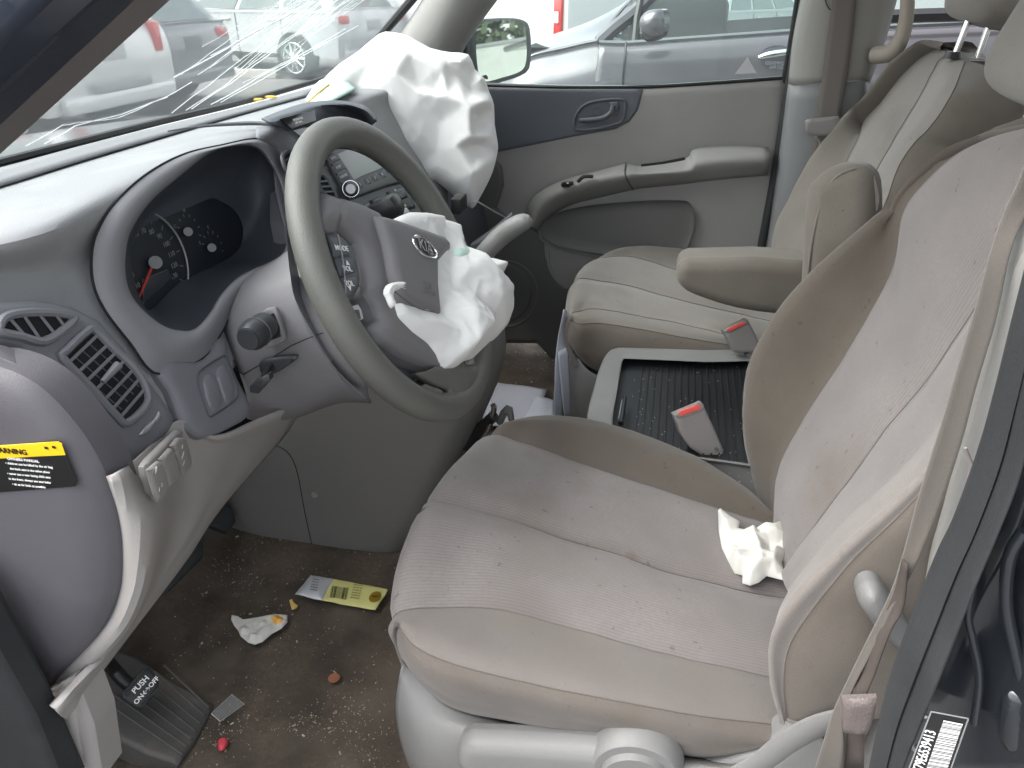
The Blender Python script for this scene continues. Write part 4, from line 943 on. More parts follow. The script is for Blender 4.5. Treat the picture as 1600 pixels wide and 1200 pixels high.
mb=MB(); mb.tube([B5[0]+V((0,-.001,-.001)),(B5[0]+B6[0])/2+V((0,-.002,-.006)),B6[0]],.0022,SMO,n=8,sub=5); mb.loft([B4,B5],SMO,sub=(2,1)) if 0 else None
mb.tube([B4[0],B5[0].lerp(B4[0],.3)+V((0,0,-.003)),B5[0]],.0022,SMO,n=8,sub=3); mb.build('backrest_piping',ds)
mb=MB(); mb.box((.76,.02,.62),(.08,.42,.60),BRN2,Matrix.Rotation(rad(24),3,'Y'),bev=.03); mb.build('backrest_rear',ds)
# headrest edge at the right of the frame
mb=MB(); pillow(mb,(.692,.10,.972),(.11,.28,.17),SMOP,Matrix.Rotation(rad(20),3,'Y')); hr=mb.build('headrest',ds)
# plastic skirt
SK=Pl((0,-.232,0),(0,-1,0))
mb=MB(); mb.loft([
 [P(632,1020,Y=-.18),P(676,1080,Y=-.205),P(725,1112,Y=-.212),P(850,1138,Y=-.214),P(950,1150,Y=-.214),P(1080,1182,Y=-.214),P(1180,1185,Y=-.215),P(1240,1130,Y=-.22)],
 [P(624,1055,Y=-.20),P(655,1110,Y=-.222),P(705,1140,Y=-.232),P(850,1162,Y=-.236),P(950,1172,Y=-.236),P(1080,1196,Y=-.236),P(1190,1195,Y=-.236),P(1262,1142,Y=-.236)],
 [P(618,1105,Y=-.21),P(650,1150,Y=-.232),P(690,1180,Y=-.240),P(830,1200,Y=-.242),P(950,1210,Y=-.242),P(1080,1225,Y=-.242),P(1210,1225,Y=-.242),P(1300,1165,Y=-.242)],
 [P(626,1160,Y=-.205),P(655,1200,Y=-.228),P(700,1230,Y=-.236),P(830,1260,Y=-.238),P(950,1270,Y=-.238),P(1080,1280,Y=-.238),P(1230,1270,Y=-.238),P(1330,1200,Y=-.238)],
 [P(645,1215,Y=-.19),P(680,1250,Y=-.215),P(720,1290,Y=-.22),P(830,1320,Y=-.22),P(950,1330,Y=-.22),P(1080,1340,Y=-.22),P(1230,1330,Y=-.22),P(1330,1300,Y=-.22)]],SKIRT,sub=(6,5)); 
# wrap forward round the front of the base
mb.loft([[P(632,1020,Y=-.18),P(624,1055,Y=-.20),P(618,1105,Y=-.21),P(626,1160,Y=-.205),P(645,1215,Y=-.19)],[p+V((.02,.10,0)) for p in [P(632,1020,Y=-.18),P(624,1055,Y=-.20),P(618,1105,Y=-.21),P(626,1160,Y=-.205),P(645,1215,Y=-.19)]]],SKIRT,sub=(5,3))
o=mb.build('base_skirt',ds,recalc=True); solid(o,.004)
mb=MB(); mb.box((.33,.03,.13),(.40,.36,.22),SKIRT,bev=.03); mb.build('base',ds)
HPn=Pl((0,-.246,0),(0,-1,.05))
mb=MB(); mb.plate([(716,1165),(722,1148),(738,1139),(800,1141),(900,1147),(1000,1153),(1045,1160),(1060,1180),(1064,1230),(1000,1230),(800,1215),(735,1200),(718,1190)],HPn,SKIRT,h=.020,w=.018,thick=.008,res=.010,off=.006); mb.build('height_lever',ds)
mb=MB(); q=P(996,1182,Y=-.246); mb.tube([q+V((0,.012,-.012)),q+V((0,-.010,-.012)),q+V((0,-.013,-.012))],[.0485,.046,.043],SKIRT,n=40); mb.tube([q+V((.0,-.012,-.014)),q+V((0,-.020,-.014))],[.036,.034],SKIRT,n=36); mb.build('recliner_knob',ds)
mb=MB(); mb.plate([(1090,1195),(1130,1185),(1185,1168),(1218,1140),(1240,1122),(1262,1134),(1320,1120),(1335,1060),(1370,1080),(1370,1240),(1090,1240)],HPn,SKIRT,off=-.012,h=.008,w=.014,thick=.02,res=.014); mb.build('side_cover',ds)
mb=MB(); mb.tube([P(1150,1210,Y=-.262),P(1190,1190,Y=-.262),P(1230,1160,Y=-.262),P(1275,1135,Y=-.262),P(1320,1118,Y=-.262)],[.010,.012,.013,.013,.010],SKIRT,n=10,sub=4,flat=.35,up=(0,-1,0)); mb.build('cover_rib',ds)
# lumbar lever
mb=MB(); mb.plate([(1338,925),(1345,912),(1358,907),(1372,910),(1384,925),(1402,955),(1425,990),(1418,1010),(1390,1000),(1368,978),(1350,952),(1341,940)],Pl((0,-.262,0),(0,-1,0)),SKIRT2,h=.016,w=.011,thick=.012,res=.008,off=.004,sm=2); mb.build('lumbar_lever',ds)
# raised armrest
AP=Pl((0,.325,0),(-.55,-1,.1))
mb=MB(); mb.plate([(1262,300),(1275,280),(1292,265),(1318,256),(1345,256),(1362,266),(1372,285),(1374,330),(1372,400),(1372,480),(1340,540),(1270,540),(1250,500),(1252,450),(1256,380)],Pl(P(1320,300,Y=.335),(-.35,-1,.1)),ARM,h=.030,w=.026,thick=.035,res=.010,sm=2,off=-.02); ar=mb.build('raised_armrest',ds)
mb=MB(); APl=Pl(P(1320,300,Y=.335),(-.35,-1,.1)); mb.tube([APl.p(1258,500,.008),APl.p(1262,430,.009),APl.p(1272,360,.009),APl.p(1290,300,.008),APl.p(1310,274,.006),APl.p(1335,263,.0)],.0016,SMOP,n=6,sub=5); mb.build('armrest_piping',ar)
mb=MB(); mb.tube([APl.p(1366,275,-.002),APl.p(1372,310,.0),APl.p(1370,330,.002)],[.001,.0035,.001],THREAD,n=6,sub=4); mb.tube([APl.p(1373,352,-.002),APl.p(1371,365,.0)],[.002,.0025],THREAD,n=6); mb.build('torn_edge',ar)
# ------------------------------------------------ passenger seat
ps=thing('car_seat','taupe cloth passenger seat with lowered armrest, behind the low centre tray','seat',(.35,.9,0))
Cp=Pl((.14,0,.40),(.17,0,1)); Bp=Pl((.59,0,.36),(-.915,0,.402))
A0=offs(Cp,[(965,392),(1010,385),(1060,388),(1115,396),(1180,408),(1270,430)],[.0,.006,.01,.01,.008,.004])
A1=offs(Cp,[(930,409),(976,401),(1020,410),(1065,424),(1150,446),(1270,472)],[0,0,0,0,-.002,-.004])
A2=offs(Cp,[(902,437),(942,440),(980,446),(1044,464),(1145,488),(1260,514)],[0,-.002,-.006,-.010,-.014,-.014])
A2b=offs(Cp,[(900,441),(942,443),(980,449),(1044,467),(1145,491),(1260,517)],[.002,.002,.002,.002,0,-.002])
A3=offs(Cp,[(890,494),(908,486),(942,484),(1044,502),(1138,524),(1250,548)],[-.004,-.003,-.004,-.008,-.008,-.008])
A4=offs(Cp,[(889,500),(905,506),(942,506),(1010,517),(1100,533),(1250,556)],[-.012,-.006,-.003,0,0,-.002])
A6=[P(*p,Y=y) for p,y in zip([(895,545),(908,562),(935,580),(1010,600),(1100,612),(1250,630)],[.655,.65,.65,.65,.65,.65])]
A5=[a.lerp(b,.5)+V((0,-.014,0)) for a,b in zip(A4,A6)]
Aneg=[p+V((.0,.03,-.03)) for p in A0]
mb=MB(); mb.loft([fw(Aneg),fw(A0),fw(A1),fw(A2),fw(A2b),fw(A3),fw(A4),fw(A5,.02),fw(A6,.01)],INSP,sub=(7,7),bulge=[0,.004,.010,0,.010,.006,.002,.002],bandmats=[SMOP,SMOP,INSP,INSP,INSP,SMOP,BRN2,BRN2],wr=.002,flip=True)
g=mb.last
for idx in (2,3,5,6): mb.tube([p+V((0,0,.0006)) for p in g[idx*7][7:]],.0009,THREAD,n=5)
mb.build('seat_cushion',ps,ang=80)
B0=[P(*p,Y=y) for p,y in zip([(1235,460),(1208,400),(1211,354),(1229,318),(1262,253),(1313,187),(1350,150),(1384,104),(1418,74),(1442,62),(1475,66)],[1.12,1.12,1.12,1.12,1.11,1.1,1.08,1.06,1.03,.98,.93])]
B1=offs(Bp,[(1262,470),(1262,415),(1285,345),(1305,300),(1323,253),(1342,215),(1354,168),(1386,116),(1420,82),(1445,68),(1480,74)],[.034]*8+[.026,.016,.01])
B2=offs(Bp,[(1300,480),(1318,420),(1340,350),(1355,305),(1371,263),(1398,216),(1420,180),(1442,142),(1458,112),(1468,95),(1486,82)],[.016]*9+[.012,.006])
B2b=offs(Bp,[(1303,482),(1321,423),(1343,353),(1358,308),(1374,266),(1401,219),(1423,183),(1445,145),(1462,114),(1473,97),(1492,86)],[.028]*9+[.018,.008])
B3=offs(Bp,[(1340,490),(1352,430),(1372,350),(1388,305),(1404,262),(1428,225),(1448,205),(1468,180),(1488,148),(1500,118),(1508,97)],[.046]*9+[.03,.012])
B4=[P(*p,Y=.645) for p in [(1400,510),(1430,440),(1462,370),(1490,320),(1520,275),(1550,240),(1566,222),(1582,198),(1598,160),(1592,130),(1578,110)]]
B5=[p+V((.02,.06,0)) for p in B4]
Bn=[p+V((.06,.02,-.02)) for p in B0]
mb=MB(); mb.loft([Bn,B0,B1,B2,B2b,B3,B4,B5],INSP,sub=(6,7),bulge=[0,.010,.010,0,.008,.006,0],bandmats=[SMOP,SMOP,INSP,INSP,INSP,BRN2,BRN2],wr=.0018,flip=True)
g=mb.last
for idx in (2,3,5): mb.tube([p+V((-.0006,0,0)) for p in g[idx*7]],.0009,THREAD,n=5)
mb.loft([[p for p in (B0[9],B1[9],B2[9],B3[9])],[B0[10],B1[10],B2[10],B3[10]],[p+V((.05,0,-.0)) for p in (B0[10],B1[10],B2[10],B3[10])],[P(1530,95,X=.93),P(1545,98,X=.93),P(1560,102,X=.93),P(1578,110,X=.93)]],SMOP,sub=(4,4))
mb.build('backrest',ps,ang=80)
mb=MB(); mb.box((.76,.88,.64),(.07,.40,.5),BRN2,Matrix.Rotation(rad(24),3,'Y'),bev=.03); mb.build('backrest_rear',ps)
mb=MB(); c0=P(1545,10,Y=.86); pillow(mb,c0+V((.02,0,.05)),(.12,.28,.17),SMOP,Matrix.Rotation(rad(15),3,'Y')); h=mb.build('headrest',ps)
mb=MB()
for a,b in (((1514,30),(1492,86)),((1546,38),(1526,94))): mb.tube([P(*a,Y=.86),P(*b,Y=.86)],.0058,CHROME,n=12)
mb.build('headrest_post',h)
mb=MB()
for b in ((1490,84),(1526,94)): mb.tube([P(*b,Y=.86)+V((0,0,-.008)),P(*b,Y=.86)+V((0,0,.004))],[.016,.012],BLACK if b[0]<1500 else BUCK,n=16)
mb.build('post_guide',h)
mb=MB(); mb.loft([[P(893,540,Y=.67),P(915,575,Y=.655),P(945,590,Y=.655),P(1000,600,Y=.655)],[P(887,575,Y=.68),P(905,600,Y=.655),P(940,615,Y=.65),P(1000,620,Y=.65)],[P(886,610,Y=.68),P(905,650,Y=.655),P(940,660,Y=.65),P(1000,660,Y=.65)],[P(892,645,Y=.68),P(915,680,Y=.66),P(945,690,Y=.655),P(1000,700,Y=.655)],[P(905,680,Y=.68),P(925,720,Y=.66),P(950,720,Y=.66),P(1000,740,Y=.66)]],SKIRT,sub=(5,4)); 
mb.loft([[P(893,540,Y=.67),P(887,575,Y=.68),P(886,610,Y=.68),P(892,645,Y=.68),P(905,680,Y=.68)],[p+V((.03,.25,0)) for p in [P(893,540,Y=.67),P(887,575,Y=.68),P(886,610,Y=.68),P(892,645,Y=.68),P(905,680,Y=.68)]]],SKIRT,sub=(4,3)); o=mb.build('base_skirt',ps,recalc=True); solid(o,.004)
mb=MB(); mb.box((.40,.88,.14),(.40,.40,.26),SKIRT,bev=.03); mb.build('base',ps)
RA=Pl((0,.60,0),(0,-1,.08))
mb=MB(); mb.plate([(1057,430),(1060,414),(1072,405),(1100,403),(1260,407),(1266,470),(1240,485),(1212,489),(1150,480),(1100,465),(1072,453),(1060,440)],RA,ARM,h=.022,w=.022,thick=.085,res=.010,sm=2); a=mb.build('lowered_armrest',ps)
mb=MB(); mb.tube([RA.p(1060,428,.012),RA.p(1075,424,.016),RA.p(1120,427,.0175),RA.p(1262,432,.0175)],.0008,THREAD,n=5,sub=4); mb.build('armrest_seam',a)
mb=MB(); mb.tube([RA.p(1262,450,-.02),RA.p(1235,480,-.02),RA.p(1235,530,-.02)],.018,BUCK,n=12); mb.build('armrest_hinge',ps)
mb=MB(); SPl=Pl(P(1290,400,Y=.64),(-.35,-1,.1))
# ================================================================ centre tray between the seats
TZ=.352
tr=thing('centre_tray','low grey centre tray with black ribbed mat between the two front seats','tray',(.35,.45,0))
TP=Pl((0,0,TZ),(0,0,1),up=(0,1,0))
fr_out=[(917,665),(929,602),(940,568),(950,551),(962,544),(985,543),(1100,547),(1250,556),(1300,700),(1280,860),(1100,900),(935,800)]
TPc=lambda a,b,o: (lambda p: V((p.x,max(p.y,.252-(o if o>-.05 else 0)),p.z)))(TP.p(a,b,o))
fr_in=[(958,668),(965,610),(971,572),(973,564),(976,561),(986,561),(1100,566),(1240,574),(1260,700),(1240,820),(1100,850),(975,780)]
mb=MB(); mb.loft([[TPc(*p,-.10) for p in fr_out],[TPc(*p,-.012) for p in fr_out],[TPc(p[0]*.88+q[0]*.12,p[1]*.88+q[1]*.12,-.001) for p,q in zip(fr_out,fr_in)],[TPc(p[0]*.5+q[0]*.5,p[1]*.5+q[1]*.5,.001) for p,q in zip(fr_out,fr_in)],[TPc(p[0]*.08+q[0]*.92,p[1]*.08+q[1]*.92,0) for p,q in zip(fr_out,fr_in)],[TPc(*q,-.004) for q in fr_in],[TPc(*q,-.02) for q in fr_in]],SKIRT,sub=(4,3),closed_u=True); mb.build('tray_frame',tr,recalc=True)
mb=MB(); mb.plate([TPc(*q,-.018) for q in [(955,670),(968,570),(974,556),(1240,568),(1265,700),(1240,830),(1100,860),(970,790)]],TP,MATR,world=True,off=-.018,h=0,w=0,thick=.01,res=.04); 
for k in range(22):
    x=.285+k*.0125
    mb.box((x,.455,TZ-.0165),(.0022,.38,.003),MATR)
for k in range(90):
    p=P(rnd.uniform(985,1190),rnd.uniform(572,760),Z=TZ-.0145); mb.box(p,(.0012,.0012,.001),CR[2])
mb.build('ribbed_mat',tr)
mb=MB(); mb.tube([P(970,662,Z=TZ),P(976,622,Z=TZ)],[.0048,.0042],BLACK,n=12); mb.tube([P(966.5,655,Z=TZ+.003),P(972,625,Z=TZ+.003)],.0013,CHROME,n=6)
mb.build('pen',label='black pen with a bright clip lying on the front edge of the ribbed tray',cat='pen')
def buckle(name,ol,top,slot,Y,label,n=(0.25,-1,.25)):
    t=thing(name,label,'seat belt buckle',tuple(P(*ol[2],Y=Y)),group=None)
    pl=Pl(P(*ol[0],Y=Y),n); mb=MB(); mb.plate(ol,pl,BUCK,h=.004,w=.005,thick=.020,res=.008); mb.build('housing',t)
    mb=MB(); mb.plate(top,pl,BUCK,off=.002,h=.003,w=.003,thick=.003,res=.006); mb.plate(slot,pl,RED,off=.0045,h=.0015,w=.002,thick=.002,res=.006); b=mb.build('release_button',t)
    return t,pl
t,pl=buckle('belt_buckle',[(1053,650),(1098,631),(1114,665),(1131,704),(1129,712),(1108,719),(1078,700),(1064,680)],[(1053,649),(1060,641),(1092,629),(1099,632),(1101,641),(1060,656)],[(1058,646),(1064,641),(1090,632),(1096,635),(1094,640),(1062,651)],.30,'grey belt buckle with red button standing up between driver seat and tray')
mb=MB(); mb.tube([pl.p(1119,702,.004),pl.p(1119,702,.0055)],.0032,BLACK,n=12); mb.build('rivet',t)
mb=MB(); mb.tube([pl.p(1112,712,-.01),pl.p(1125,722,-.01),pl.p(1140,735,-.012),pl.p(1175,770,-.02)],[.011,.010,.008,.007],BUCK,n=12,flat=.5,up=pl.n)
for a in ((1116,715),(1124,721),(1132,729)): mb.tube([pl.p(a[0],a[1],-.01),pl.p(a[0]+3,a[1]+3,-.01)],.0125,BUCK,n=12,flat=.55,up=pl.n)
mb.build('stalk',t)
t,pl=buckle('belt_buckle',[(1131,518),(1168,499),(1180,522),(1193,551),(1148,551),(1138,532)],[(1131,518),(1136,511),(1164,497),(1169,500),(1171,506),(1137,522)],[(1134,516),(1139,512),(1163,501),(1166,504),(1164,507),(1139,519)],.63,'grey belt buckle with red button leaning on the passenger seat cushion')
mb=MB(); mb.tube([pl.p(1170,548,-.01),pl.p(1180,575,-.02)],.010,BUCK,n=10); mb.build('stalk',t)
# ================================================================ driver belt
bt=thing('driver_seat_belt','beige webbing driver belt running slack down beside the near pillar','seat belt',tuple(P(1290,1150,Y=-.3)))
Lf=[(1625,150),(1600,262),(1570,330),(1547,400),(1529,467),(1499,569),(1474,656),(1440,764),(1411,870),(1391,930),(1354,1005),(1327,1060),(1303,1112),(1286,1165),(1270,1215)]
Rg=[(1665,180),(1640,290),(1600,345),(1577,400),(1556,501),(1524,610),(1503,690),(1470,790),(1430,884),(1397,948),(1362,1020),(1336,1070),(1318,1120),(1318,1170),(1312,1215)]
Ys=[-.20,-.22,-.24,-.255,-.262,-.268,-.272,-.278,-.285,-.29,-.295,-.30,-.305,-.31,-.31]
mb=MB(); L_=[P(*p,Y=y) for p,y in zip(Lf,Ys)]; R_=[P(*p,Y=y-.006) for p,y in zip(Rg,Ys)]
mb.loft([L_,[a.lerp(b,.5)+V((0,.001,0)) for a,b in zip(L_,R_)],R_],BELT,sub=(6,3)); o=mb.build('webbing',bt); solid(o,.0014,0)
mb=MB(); mb.tube(L_,.0008,mat('belt_edge_highlight',(.16,.147,.135),.8),n=5,sub=6); mb.build('webbing_edge_highlight',bt)  # lighter tube paints a highlight along one belt edge
mb=MB(); L2=[P(*p,Y=y) for p,y in zip([(1411,874),(1396,930),(1362,1000),(1340,1055),(1330,1100),(1318,1200)],[-.29,-.292,-.295,-.30,-.31,-.31])]; R2=[P(*p,Y=y) for p,y in zip([(1418,880),(1412,948),(1392,985),(1368,1050),(1352,1100),(1350,1200)],[-.30,-.30,-.305,-.31,-.315,-.315])]
mb.loft([L2,R2],mat('belt_reverse',(.065,.052,.046),.85,bump=.5,bscale=1300),sub=(5,3)); o=mb.build('lower_webbing',bt); solid(o,.0014,0)
mb=MB(); mb.plate([(1316,1092),(1370,1090),(1366,1120),(1355,1148),(1318,1144)],Pl((0,-.322,0),(0,-1,0)),mat('belt_loop',(.15,.125,.12),.45,bump=.9,bscale=600),h=.004,w=.006,thick=.004,res=.008); mb.build('belt_loop',bt); mb=MB(); mb.plate([(1314,1144),(1354,1148),(1340,1215),(1312,1215)],Pl((0,-.318,0),(0,-1,.05)),BELT,h=.001,w=.002,thick=.002,res=.01); mb.build('anchor_webbing',bt)
# ================================================================ near B pillar, rubber seal, painted frame
mb=MB(); mb.plate([(1680,150),(1620,350),(1585,420),(1560,520),(1525,640),(1500,720),(1460,850),(1440,960),(1395,1100),(1360,1215),(1500,1215),(1600,800),(1720,200)],Pl((0,-.258,0),(0,-1,0)),PILL,h=.004,w=.01,thick=.03,res=.02); part(mb,'near_centre_pillar')
mb=MB(); mb.tube([P(1508,700,Y=-.345),P(1518,725,Y=-.345),P(1512,760,Y=-.345)],.0012,BUCK,n=6); part(mb,'pillar_joint')
sL=[(1640,250),(1605,400),(1580,500),(1553,610),(1528,700),(1490,806),(1466,856),(1442,915),(1408,1005),(1381,1090),(1354,1215)]
sR=[(1690,250),(1650,420),(1625,520),(1605,620),(1585,720),(1556,800),(1515,901),(1470,1019),(1430,1121),(1410,1170),(1395,1215)]
mb=MB(); a=[P(*p,Y=-.385) for p in sL]; b=[P(*p,Y=-.41) for p in sR]
mb.loft([[p+V((.028,.03,0)) for p in a],a,[x.lerp(y,.25)+V((0,-.016,0)) for x,y in zip(a,b)],[x.lerp(y,.45)+V((0,-.010,0)) for x,y in zip(a,b)],[x.lerp(y,.6)+V((0,-.020,0)) for x,y in zip(a,b)],[x.lerp(y,.9)+V((0,-.014,0)) for x,y in zip(a,b)],b],RUBBER,sub=(6,4)); part(mb,'centre_pillar_seal')
mb=MB(); fr1=[(1690,250),(1650,420),(1610,620),(1560,800),(1515,901),(1470,1019),(1430,1121),(1395,1215)]
f1=[P(*p,Y=-.405) for p in fr1]
f2=[P(*p,Y=-.395) for p in [(1760,250),(1700,420),(1640,620),(1596,800),(1560,880),(1530,960),(1510,1060),(1480,1215)]]
f3=[P(*p,Y=-.41) for p in [(1860,250),(1760,420),(1700,620),(1640,800),(1620,880),(1600,960),(1580,1060),(1560,1215)]]
f4=[P(*p,Y=-.45) for p in [(1960,250),(1860,420),(1800,620),(1740,800),(1720,880),(1700,960),(1690,1060),(1680,1215)]]
mb.loft([f1,f2,f3,f4],PAINT,sub=(6,6),wr=0); o=part(mb,'centre_pillar_paint'); solid(o,.004)
mb=MB(); mb.tube([P(*p,Y=-.412) for p in [(1600,830),(1578,870),(1572,940),(1585,1010),(1597,1060)]],.0035,PAINT,n=10,sub=5); mb.tube([P(*p,Y=-.405) for p in [(1520,915),(1512,960),(1520,1000),(1530,1060),(1522,1130)]],.0025,PAINT,n=10,sub=5)
mb.plate([(1568,1090),(1590,1080),(1605,1090),(1605,1160),(1575,1170),(1562,1150)],Pl((0,-.412,0),(0,-1,0)),PAINT,h=.006,w=.006,thick=.003,res=.01,sm=2); part(mb,'pillar_pressing')
mb=MB(); mb.tube(cr([P(*p,Y=-.408) for p in [(1424,1130),(1436,1122),(1452,1124),(1450,1140),(1438,1165),(1428,1170),(1422,1155)]],4,True),.0022,CHROME if 0 else SILVER,n=8,closed=True); part(mb,'door_striker')
# VIN label
VP=Pl(P(1480,1160,Y=-.428),(-.12,-1,.12))
c=[(1455,1112),(1513,1123),(1472,1240),(1405,1240)]
mb=MB(); mb.plate(c,VP,LBK,h=.0005,w=.001,thick=.0006,res=.02); 
for a,b in zip(c,c[1:]+c[:1]): mb.tube([VP.p(*a,.0006),VP.p(*b,.0006)],.0004,GREYINK,n=4)
p0=V((*VP.uv(VP.p(1474,1124)),0)); p1=V((*VP.uv(VP.p(1504,1130)),0)); q0=V((*VP.uv(VP.p(1434,1235)),0)); q1=V((*VP.uv(VP.p(1466,1240)),0))
t=0
while t<1:
    wd=rnd.choice((.006,.010,.018)); a,b=p0.lerp(q0,t),p1.lerp(q1,t); a2,b2=p0.lerp(q0,t+wd),p1.lerp(q1,t+wd)
    mb.add([VP.w(x.x,x.y,.0008) for x in (a,b,b2,a2)],[(0,1,2,3)],WHITE,smooth=False); t+=wd+rnd.choice((.008,.012))
d=(V((*VP.uv(VP.p(1452,1150)),0))-V((*VP.uv(VP.p(1432,1210)),0))); an=math.atan2(d.y,d.x)
mb.text('KNDMG4C79E6539413',VP,WHITE,(1436,1200),.0085,off=.001,rot=an,sx=.72); part(mb,'identification_label')
# ================================================================ far side: B pillar, belt
mb=MB(); mb.loft([[P(1262,-20,Y=1.23),P(1246,60,Y=1.23),P(1238,130,Y=1.23)],[P(1280,-20,Y=1.17),P(1262,60,Y=1.17),P(1254,132,Y=1.17)],[P(1370,-20,Y=1.16),P(1350,60,Y=1.16),P(1338,125,Y=1.16)],[P(1400,-20,Y=1.2),P(1378,60,Y=1.2),P(1352,130,Y=1.2)]],PILL,sub=(5,4)); o=part(mb,'far_centre_pillar'); solid(o,.01,1)
mb=MB(); mb.loft([[P(1238,131,Y=1.23),P(1222,250,Y=1.235),P(1200,400,Y=1.24),P(1170,520,Y=1.24)],[P(1254,133,Y=1.172),P(1238,250,Y=1.18),P(1216,400,Y=1.19),P(1190,520,Y=1.19)],[P(1338,126,Y=1.162),P(1325,250,Y=1.162),P(1310,400,Y=1.17),P(1300,520,Y=1.17)],[P(1352,131,Y=1.2),P(1340,250,Y=1.2),P(1330,400,Y=1.2),P(1320,520,Y=1.2)]],mat('pillar_lower',(.20,.205,.21),.55,bump=.3,bscale=900,var=.03),sub=(5,4)); o=part(mb,'far_pillar_lower'); solid(o,.01,1)
mb=MB(); mb.tube([P(*p,Y=1.245) for p in [(1262,-30),(1244,70),(1228,170),(1212,270),(1195,360),(1172,470)]],.012,RUBBER,n=10,sub=4); mb.tube([P(*p,Y=1.25) for p in [(1250,-30),(1238,50),(1226,120),(1232,128)]],.006,BLACK,n=8,sub=3); part(mb,'far_door_seal')
pb=thing('passenger_seat_belt','taupe webbing passenger belt hanging on the far pillar','seat belt',tuple(P(1290,300,Y=1.12)))
mb=MB(); a=[P(*p,Y=1.14) for p in [(1302,-20),(1294,50),(1284,120),(1274,190),(1266,250),(1258,320)]]; b=[P(*p,Y=1.135) for p in [(1340,-20),(1333,50),(1324,120),(1312,190),(1304,250),(1296,320)]]
mb.loft([a,b],mat('belt_taupe',(.145,.13,.12),.85,bump=.6,bscale=1300),sub=(5,4)); o=mb.build('webbing',pb); solid(o,.002,0)
mb=MB(); mb.plate([(1258,190),(1262,187),(1310,182),(1314,186),(1312,200),(1296,212),(1264,212),(1259,206)],Pl((0,1.10,0),(0,-1,0)),BUCK,h=.006,w=.006,thick=.008,res=.01); mb.build('belt_guide',pb)
mb=MB(); mb.tube([P(1276,213,Y=1.12),P(1282,222,Y=1.12),P(1280,240,Y=1.12)],.0035,BUCK,n=8); mb.build('belt_tongue',pb)
mb=MB(); mb.tube([P(1292,-20,Y=1.15),P(1290,0,Y=1.15),P(1296,14,Y=1.148),P(1310,20,Y=1.148)],.0012,DARK,n=5,sub=4); part(mb,'pillar_joint_line'); mb=MB();mb.tube([P(1346,-20,Y=1.15),P(1344,5,Y=1.15),P(1338,18,Y=1.15)],.0012,DARK,n=5,sub=4); part(mb,'pillar_joint_line')
# grab handle
gh=MB(); gh.tube([P(1418,-40,Y=1.12),P(1417,20,Y=1.11),P(1408,60,Y=1.11),P(1392,82,Y=1.12),P(1366,86,Y=1.15)],[.014,.014,.016,.018,.018],mat('handle_beige',(.33,.29,.25),.6,bump=.2),n=12,sub=5); part(gh,'grab_handle')
# rear side door behind: frame and panel
mb=MB(); mb.tube([P(1376,-30,Y=1.25),P(1360,60,Y=1.25),P(1350,120,Y=1.25)],.016,DARK,n=8); mb.box((1.9,1.30,.72),(1.6,.05,.07),DOOR,bev=.015); mb.box((1.9,1.325,.775),(1.6,.012,.03),BLACK); part(mb,'rear_door_ledge')
mb=MB(); mb.box((1.9,1.34,1.08),(1.7,.006,.62),GLASS); part(mb,'rear_side_glass')
mb=MB(); mb.box((1.55,.45,.35),(.5,1.5,.5),BRN,bev=.06); mb.box((1.78,.45,.62),(.16,1.5,.30),BRN,bev=.05); 
mb.build('rear_bench',label='brown cloth bench seat behind the two front seats',cat='seat')
# ================================================================ passenger door
pd=thing('passenger_door','closed grey passenger door with dark upper insert, armrest and side window','car door',(.3,1.27,.1))
DPn=Pl((0,1.27,0),(0,-1,0))
mb=MB(); mb.plate([(690,128),(760,133),(880,136),(1005,137),(1120,130),(1229,122),(1222,200),(1210,300),(1196,380),(1174,470),(1160,560),(960,560),(870,560),(840,532),(690,532)],DPn,DOOR,h=.012,w=.02,thick=.05,res=.02,
 hf=lambda x,y,d: .018*math.exp(-((y-.68)/.05)**2)*0+ .020*max(0,min(1,(.60-y)/.25))); mb.build('trim_panel',pd)
mb=MB(); mb.plate([(700,130),(760,136),(880,139),(1004,139),(1003,150),(997,172),(984,190),(962,202),(900,213),(840,225),(776,238),(700,250)],DPn,DOORD,off=.010,h=.006,w=.008,thick=.012,res=.014); mb.build('upper_insert',pd)
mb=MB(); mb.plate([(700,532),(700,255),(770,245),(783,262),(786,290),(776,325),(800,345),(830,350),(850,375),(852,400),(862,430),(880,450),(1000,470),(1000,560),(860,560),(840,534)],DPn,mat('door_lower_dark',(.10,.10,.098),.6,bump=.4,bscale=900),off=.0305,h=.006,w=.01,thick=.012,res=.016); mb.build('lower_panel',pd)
# armrest
mb=MB()
Yq=1.195
mb.loft([[P(*p,Y=1.235) for p in [(822,345),(826,318),(845,298),(880,281),(930,267),(978,255),(1004,258),(1070,247),(1085,233),(1140,228),(1200,230)]],
 [P(*p,Y=1.20) for p in [(828,352),(834,326),(852,306),(885,290),(935,276),(980,268),(1005,269),(1072,262),(1088,250),(1140,244),(1203,240)]],
 [P(*p,Y=1.195) for p in [(832,356),(842,334),(860,315),(890,300),(938,286),(985,277),(1005,275),(1075,270),(1092,262),(1145,257),(1203,254)]],
 [P(*p,Y=1.225) for p in [(838,360),(850,342),(868,326),(895,312),(940,300),(985,291),(1005,289),(1075,282),(1095,279),(1148,274),(1200,268)]],
 [P(*p,Y=1.25) for p in [(842,362),(855,346),(872,332),(900,318),(940,308),(985,297),(1005,294),(1075,287),(1095,284),(1148,278),(1200,274)]]],DOOR,sub=(5,4)); o=mb.build('door_armrest',pd); solid(o,.004,1)
